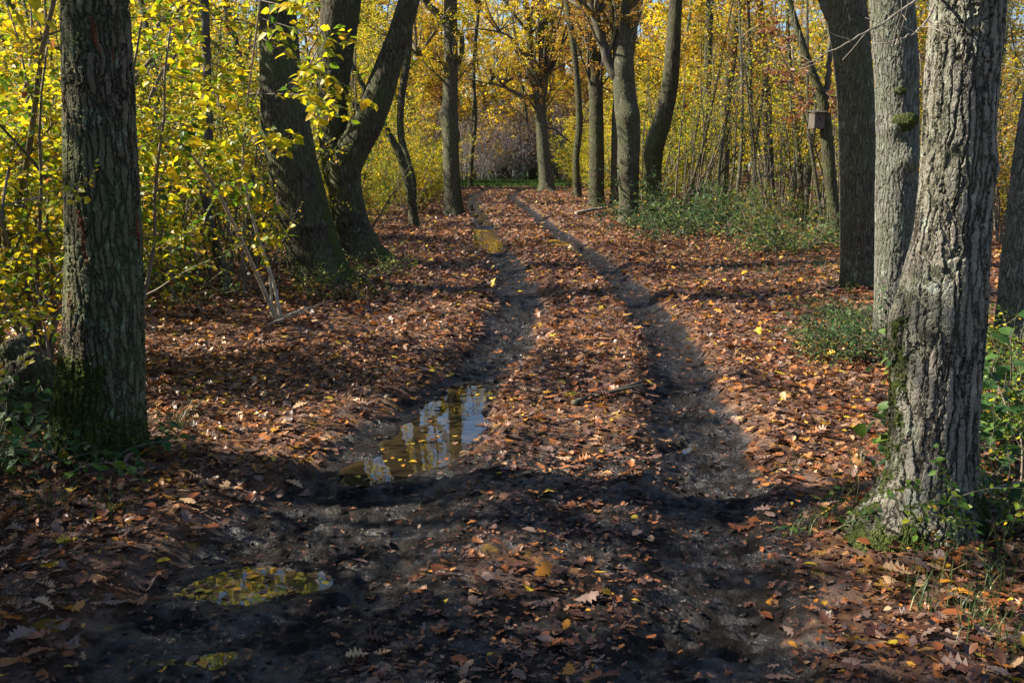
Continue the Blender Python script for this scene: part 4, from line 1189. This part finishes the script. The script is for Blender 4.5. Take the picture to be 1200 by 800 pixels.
# shrubs added out of view so their shade falls over the nearest mud
for i, (x, y, sc) in enumerate([(-3.6, 2.4, 1.0), (-4.4, 3.3, 1.1), (-5.4, 2.8, 1.2), (-3.3, 3.4, .8), (-4.9, 3.9, 1.2), (-6.3, 3.4, 1.5), (-7.4, 2.6, 1.6), (-3.0, 4.2, .6), (-6.6, 4.5, 1.3), (-8.4, 4.2, 1.7), (-8.0, 5.3, 1.2)]):
    place(SHR[i % 4], x, y, i * 1.1, sc, 'unseen yellow shrub added beyond the left edge to shade the near mud', 'yellow shrubs in the thicket')


for x, y, k, sc in ((-10.4, 4.0, 1, 1.0), (-9.4, 3.2, 2, .9), (-7.5, 4.5, 0, .82), (-6.4, 3.9, 1, .7), (-8.2, 3.7, 0, .85), (-8.3, 5.0, 2, .72), (-7.0, 5.9, 0, .9), (-9.6, 6.0, 1, .85)):  # unseen trees added to throw shade across the near track
    place(YTR[k], x, y, k * 2.0, sc, 'unseen slender yellow tree added beyond the left edge to shade the foreground', 'slender yellow trees of the wood')


# hornbeam sapling whose sprays hang before the dark leaning oak
def sapling():
    rr = np.random.default_rng(5); b = G(326, 380); Y = b[1]; o_ = np.array([b[0], Y, gz(b[0], Y)])
    t = thing('hornbeam_sapling', 'pale leaning hornbeam sapling with yellow sprays hanging before the dark leaning oak', 'tree', tuple(o_))
    wd, bg_ = Buf(), LeafBag()
    for st in ([(326, 380, 10, 0), (305, 330, 9, -.3), (280, 275, 8, -.8), (252, 220, 7, -1.2), (222, 180, 6, -1.6), (185, 150, 4, -2)],
               [(330, 378, 8, 0), (320, 330, 7, .1), (300, 270, 6, .1), (285, 200, 5, -.4), (290, 120, 4, -1), (300, 40, 4, -1.6), (310, -40, 3, -2)],
               [(318, 372, 6, .1), (318, 345, 6, .1), (316, 325, 4, .1)], [(322, 372, 5, .1), (324, 355, 5, .1), (325, 340, 4, .1)]):
        q = np.array([np.append(P(a, c, Y + e) - o_, w_ * .3 / F * (Y + e)) for a, c, w_, e in st]); q = spline(q, 24)
        tube(wd, q[:, :3], q[:, 3], 7, .6)
    part('stems', wd.mesh('stems', M_PALE), t)
    wd = Buf()
    for (a, c, e, a2, c2, e2) in [(300, 40, -1.6, 420, 110, -2.2), (290, 110, -1, 400, 130, -2), (288, 150, -.8, 340, 175, -2), (302, 20, -1.7, 410, 60, -2.2), (290, 100, -1, 190, 60, -2), (300, 30, -1.6, 200, 10, -2.2),
                                  (285, 190, -.5, 200, 140, -2), (252, 220, -1.2, 300, 215, -1.8), (222, 180, -1.6, 160, 200, -2.4), (222, 180, -1.6, 230, 90, -2.4), (190, 150, -2, 120, 130, -2.6), (305, 0, -1.8, 360, 10, -2.6), (252, 220, -1.2, 170, 260, -2), (280, 275, -.8, 330, 280, -1.4), (288, 160, -.7, 250, 100, -1.6)]:
        p1, p2 = P(a, c, Y + e) - o_, P(a2, c2, Y + e2) - o_; ln_ = np.linalg.norm(p2 - p1)
        grow(rr, wd, bg_, p1, p2 - p1, ln_ * 1.05, .006, 0, [dict(kids=6, ang=.75, ratio=.4, t0=.15, wob=.06, up=.0, sides=4, n=7, leaf=.10, gap=.075, lt0=.3), dict(kids=2, ang=.7, ratio=.45, t0=.3, wob=.1, sides=3, n=4, leaf=.095, gap=.06), dict(wob=.1, sides=3, n=3, leaf=.09, gap=.055)])
    part('branches', wd.mesh('branches', M_TWIG), t); part('foliage', bg_.bake('foliage', M_YEL, OV, rr, (.47, .2)), t)
    # dark stem behind it
    b = G(268, 345); Y = b[1]; o_ = np.array([b[0], Y, gz(b[0], Y)])
    t = thing('young_tree', 'slim dark young tree rising behind the pale leaning sapling', 'tree', tuple(o_))
    q = np.array([np.append(P(a, c, Y + e) - o_, w_ / 2 / F * Y) for a, c, w_, e in [(268, 350, 16, 0), (258, 305, 13, 0), (246, 265, 12, 0), (240, 225, 12, 0), (244, 170, 11, 0), (243, 100, 10, 0), (240, 0, 9, 0), (236, -120, 7, 0)]]); q = spline(q, 40)
    wd = Buf(); tube(wd, q[:, :3], q[:, 3], 9, .2); part('trunk', wd.mesh('trunk', M_LIMB), t)
    wd, bg_ = Buf(), LeafBag()
    for i in range(12):
        j = rr.integers(14, 38); a = rr.uniform(0, 6.28)
        grow(rr, wd, bg_, q[j, :3], [math.cos(a), math.sin(a), .3], rr.uniform(.8, 1.6), .008, 0, [dict(kids=6, ang=.75, ratio=.4, t0=.15, wob=.08, sides=4, n=6, leaf=.08, gap=.08, lt0=.3), dict(kids=3, ang=.7, ratio=.45, t0=.3, wob=.1, sides=3, n=4, leaf=.08, gap=.06), dict(wob=.1, sides=3, n=3, leaf=.075, gap=.055)])
    part('branches', wd.mesh('branches', M_TWIG), t); part('foliage', bg_.bake('foliage', M_YEL, OV, rr, (.5, .2)), t)


sapling()


# nest box on the dark crooked tree
def nest_box():
    c = P(957, 142, G(984, 291)[1] - .05); s_ = G(984, 291)[1] / F
    o_ = c
    t = thing('nest_box', 'weathered wooden nest box hung on the thin dark crooked tree', 'nest box', tuple(o_), rz=.25)
    w_, h_, d_ = 13 * s_, 17 * s_, 13 * s_
    def bx(buf, x0, x1, y0, y1, z0, z1):
        V = [(x, y, z) for x in (x0, x1) for y in (y0, y1) for z in (z0, z1)]
        buf.add(V, [[0, 1, 3, 2], [4, 6, 7, 5], [0, 4, 5, 1], [2, 3, 7, 6], [0, 2, 6, 4], [1, 5, 7, 3]], None, .5)
    # walls with a round entrance in the front board
    bf = Buf(); bx(bf, -w_ / 2, -w_ / 2 + .018, -d_ / 2 + .02, d_ / 2, -h_ / 2, h_ / 2); bx(bf, w_ / 2 - .018, w_ / 2, -d_ / 2 + .02, d_ / 2, -h_ / 2, h_ / 2)
    bx(bf, -w_ / 2 + .018, w_ / 2 - .018, d_ / 2 - .02, d_ / 2, -h_ / 2, h_ / 2); bx(bf, -w_ / 2 + .018, w_ / 2 - .018, -d_ / 2 + .02, d_ / 2 - .02, -h_ / 2, -h_ / 2 + .018)
    part('body', bf.mesh('body', M_WOOD, smooth=False), t)
    bf = Buf(); n = 16; hz = h_ * .14; hr = .02
    sq = []
    for i in range(n):
        a = i / n * 2 * PI + PI / 4 ; m = 1 / max(abs(math.cos(a)), abs(math.sin(a)))
        sq.append((math.cos(a) * m * w_ / 2, -d_ / 2, math.sin(a) * m * h_ / 2))
    inn = [(math.cos(i / n * 2 * PI + PI / 4) * hr, -d_ / 2, hz + math.sin(i / n * 2 * PI + PI / 4) * hr) for i in range(n)]
    bk = [(x, y + .02, z) for x, y, z in inn]; sb = [(x, y + .02, z) for x, y, z in sq]
    f = [[i, (i + 1) % n, n + (i + 1) % n, n + i] for i in range(n)] + [[n + i, n + (i + 1) % n, 2 * n + (i + 1) % n, 2 * n + i] for i in range(n)] + [[3 * n + i, 3 * n + (i + 1) % n, (i + 1) % n, i] for i in range(n)]
    bf.add(sq + inn + bk + sb, f, None, .6); part('front_board', bf.mesh('front_board', M_WOOD, smooth=False), t)
    bf = Buf(); k = .02
    V = [(x * (w_ / 2 + .04), y, z) for x in (-1, 1) for (y, z) in ((-d_ / 2 - .06, h_ / 2 + .002), (d_ / 2 + .02, h_ / 2 + .05), (d_ / 2 + .02, h_ / 2 + .05 + k), (-d_ / 2 - .06, h_ / 2 + .002 + k))]
    bf.add(V, [[0, 1, 2, 3], [4, 7, 6, 5], [0, 4, 5, 1], [1, 5, 6, 2], [2, 6, 7, 3], [3, 7, 4, 0]], None, .2); part('roof', bf.mesh('roof', M_LIMB, smooth=False), t)


nest_box()


def log(name, label, cat, pts, rad, mat, moss=None, nseg=40, seed=0, ring=.02, flare=0):
    pts = np.array(pts, float); o_ = pts[0].copy()
    me, c, rr = trunk_mesh(name, pts - o_, np.array(rad), mat, nseg, ring, flare, 4, seed, moss)
    return single(name, me, label, cat, tuple(o_))


def gp(px_, py_, dz=0.0):
    g = G(px_, py_); return np.array([g[0], g[1], gz(g[0], g[1]) + dz])


def stick(label, pts, r0, mat=None, forks=()):
    bf = Buf(); q = spline(np.array(pts), 16); o_ = q[0].copy()
    tube(bf, q - o_, np.linspace(r0, r0 * .45, 16), 7, .4)
    for k in forks:
        d = q[k + 1] - q[k]; e = np.array([d[1], -d[0], .3 * np.linalg.norm(d)]) + d; tube(bf, [q[k] - o_, q[k] - o_ + e * 1.6, q[k] - o_ + e * 3 + d], [r0 * .6, r0 * .45, r0 * .25], 6, .3)
    return single('fallen_branch', bf.mesh('fallen_branch', mat or M_LIMB), label, 'branch', tuple(o_))


stick('dark wet broken branch lying between the ruts halfway along', [gp(672, 476, .02), gp(695, 470, .035), gp(720, 466, .03), gp(752, 455, .05)], .022, None, (5, 9))
stick('pale fallen branch on the bank left of the forked oak', [gp(675, 252, .05), gp(695, 250, .12), gp(712, 248, .1), gp(730, 246, .15)], .07, M_PALE, (6,))
stick('thin grey stick on the left litter beside the pale sapling', [gp(300, 392, .02), gp(335, 378, .06), gp(362, 362, .03)], .012, M_PALE, (4, 8))
stick('short stick lying on litter at the right edge behind the thick oak', [gp(1150, 590, .03), gp(1180, 580, .05), gp(1205, 572, .03)], .012, M_PALE)
def hump():
    c = gp(18, 505); n_, m_ = 160, 90; th, ph = np.meshgrid(np.arange(n_) / n_ * 2 * PI, np.linspace(.03, PI * .62, m_))
    d = np.stack([np.sin(ph) * np.cos(th), np.sin(ph) * np.sin(th), np.cos(ph)], -1).reshape(-1, 3)
    rr = 1 + .5 * fbm(d[:, 0] * 2.2, d[:, 1] * 2.2, d[:, 2] * 2.2, 5, 44) + .12 * np.cos(np.arctan2(d[:, 1], d[:, 0]) * 5) * (1 - d[:, 2])
    V = d * rr[:, None] * [.42, .36, .46]
    i = np.arange(m_ - 1)[:, None] * n_; j = np.arange(n_)[None]; k = (j + 1) % n_
    f = np.stack([i + j, i + n_ + j, i + n_ + k, i + k], -1).reshape(-1, 4)
    ms = .42 + .25 * fbm(d[:, 0] * 3, d[:, 1] * 3, d[:, 2] * 3, 3, 46)
    single('mossy_stump', make_mesh('mossy_stump', V, [f], {'moss': ms}, M_DARK), 'dark rotten stump with patchy moss at the left edge beside the stout oak', 'stump', tuple(c))


hump()
# grass
def grass_patch():
    gb = Buf(); pos = []
    def area(n, fx, fy, keep=None):
        for _ in range(n):
            g = G(r.uniform(*fx), r.uniform(*fy)); pos.append((g[0], g[1]))
    for (cx_, cy_, sx, sy, k) in [(1010, 570, 40, 30, 12), (960, 610, 30, 30, 6), (1110, 690, 70, 35, 13), (1165, 730, 40, 50, 22), (1080, 650, 60, 20, 6), (420, 345, 40, 10, 26), (940, 318, 60, 14, 90), (985, 345, 18, 14, 26), (830, 300, 90, 10, 50), (200, 500, 20, 16, 12), (90, 600, 60, 14, 12), (880, 320, 60, 12, 40), (1180, 640, 30, 40, 8)]:
        for _ in range(k):
            g = G(r.gauss(cx_, sx * .7), max(r.gauss(cy_, sy * .7), 225)); nb = r.randint(5, 13)
            for _ in range(nb): pos.append((g[0] + r.gauss(0, .035), g[1] + r.gauss(0, .035)))
    pos = np.array(pos); n = len(pos)
    z = ground_h(pos[:, 0], pos[:, 1])
    yaw = rng.uniform(0, 6.28, n); ln = rng.uniform(.06, .19, n); lean = rng.uniform(.2, 1.1, n)
    dx, dy = np.cos(yaw), np.sin(yaw); wd = .0015 + .0012 * rng.random(n)
    V = []
    for t, wf in ((0, 1), (.4, .9), (.75, .6), (1, .05)):
        ox = dx * ln * lean * t * t; oz = ln * t * (1 - .35 * lean * t * t)
        for s_ in (-1, 1): V.append(np.stack([pos[:, 0] + ox - dy * wd * wf * s_, pos[:, 1] + dx * wd * wf * s_ + dy * ln * lean * t * t, z + oz - .005], -1))
    V = np.stack(V, 1).reshape(-1, 3); k = np.arange(n)[:, None] * 8
    f = np.concatenate([k + np.array([[0, 1, 3, 2]]), k + np.array([[2, 3, 5, 4]]), k + np.array([[4, 5, 7, 6]])])
    gb.add(V, f, None, np.repeat(rng.beta(1.3, 1.6, n), 8))
    # the green strip where the track ends
    m = 9000; x = rng.uniform(-7, 5, m); y = rng.uniform(67, 79, m); z = ground_h(x, y); a_ = rng.uniform(0, 6.28, m)
    put_leaves(gb, diamond(.12), np.stack([x, y, z], -1), np.stack([np.cos(a_) * .5, np.sin(a_) * .5, np.ones(m)], -1), np.stack([-np.sin(a_), np.cos(a_), 0 * a_], -1), rng.uniform(.15, .35, m), rng.uniform(.2, .6, m))
    setting('grass', gb.mesh('grass', M_GRS), 'stuff', 'green grass tufts in the litter of the verges')


grass_patch()

# ------------------------------------------------------------------ sky, sun, camera
SUN_AZ = R(172)       # direction towards the sun, from +X
SUN_EL = R(38)
w = bpy.data.worlds.new('World'); SC.world = w; w.use_nodes = True
nt = w.node_tree
bg = nt.nodes['Background']
sky = nt.nodes.new('ShaderNodeTexSky'); sky.sky_type = 'NISHITA'; sky.sun_disc = False
sky.sun_elevation = SUN_EL
sd = Vector((math.cos(SUN_EL) * math.cos(SUN_AZ), math.cos(SUN_EL) * math.sin(SUN_AZ), math.sin(SUN_EL)))
sky.sun_rotation = math.atan2(sd.x, sd.y)
nt.links.new(sky.outputs[0], bg.inputs[0]); bg.inputs[1].default_value = .062
sky.ozone_density = 4.0; sky.dust_density = .6
sl = bpy.data.lights.new('sun', 'SUN'); sl.energy = 5; sl.angle = R(.5); sl.color = (1, .90, .74)
so = bpy.data.objects.new('sun', sl); COL.objects.link(so)
so.rotation_euler = sd.to_track_quat('Z', 'Y').to_euler()

cd = bpy.data.cameras.new('camera'); cd.lens = 35; cd.sensor_width = 36; cd.clip_end = 1000
co_ = bpy.data.objects.new('camera', cd); COL.objects.link(co_)
co_.location = CAM; co_.rotation_euler = (math.pi / 2 - PITCH, 0, 0)
SC.camera = co_
SC.view_settings.view_transform = 'Standard'; SC.view_settings.look = 'None'
SC.view_settings.exposure = 1.55; SC.view_settings.gamma = 1
SC.view_settings.use_curve_mapping = False
SC.cycles.max_bounces = 6; SC.cycles.diffuse_bounces = 2; SC.cycles.glossy_bounces = 2; SC.cycles.transmission_bounces = 4
SC.cycles.use_denoising = True
SC.cycles.sample_clamp_indirect = 4
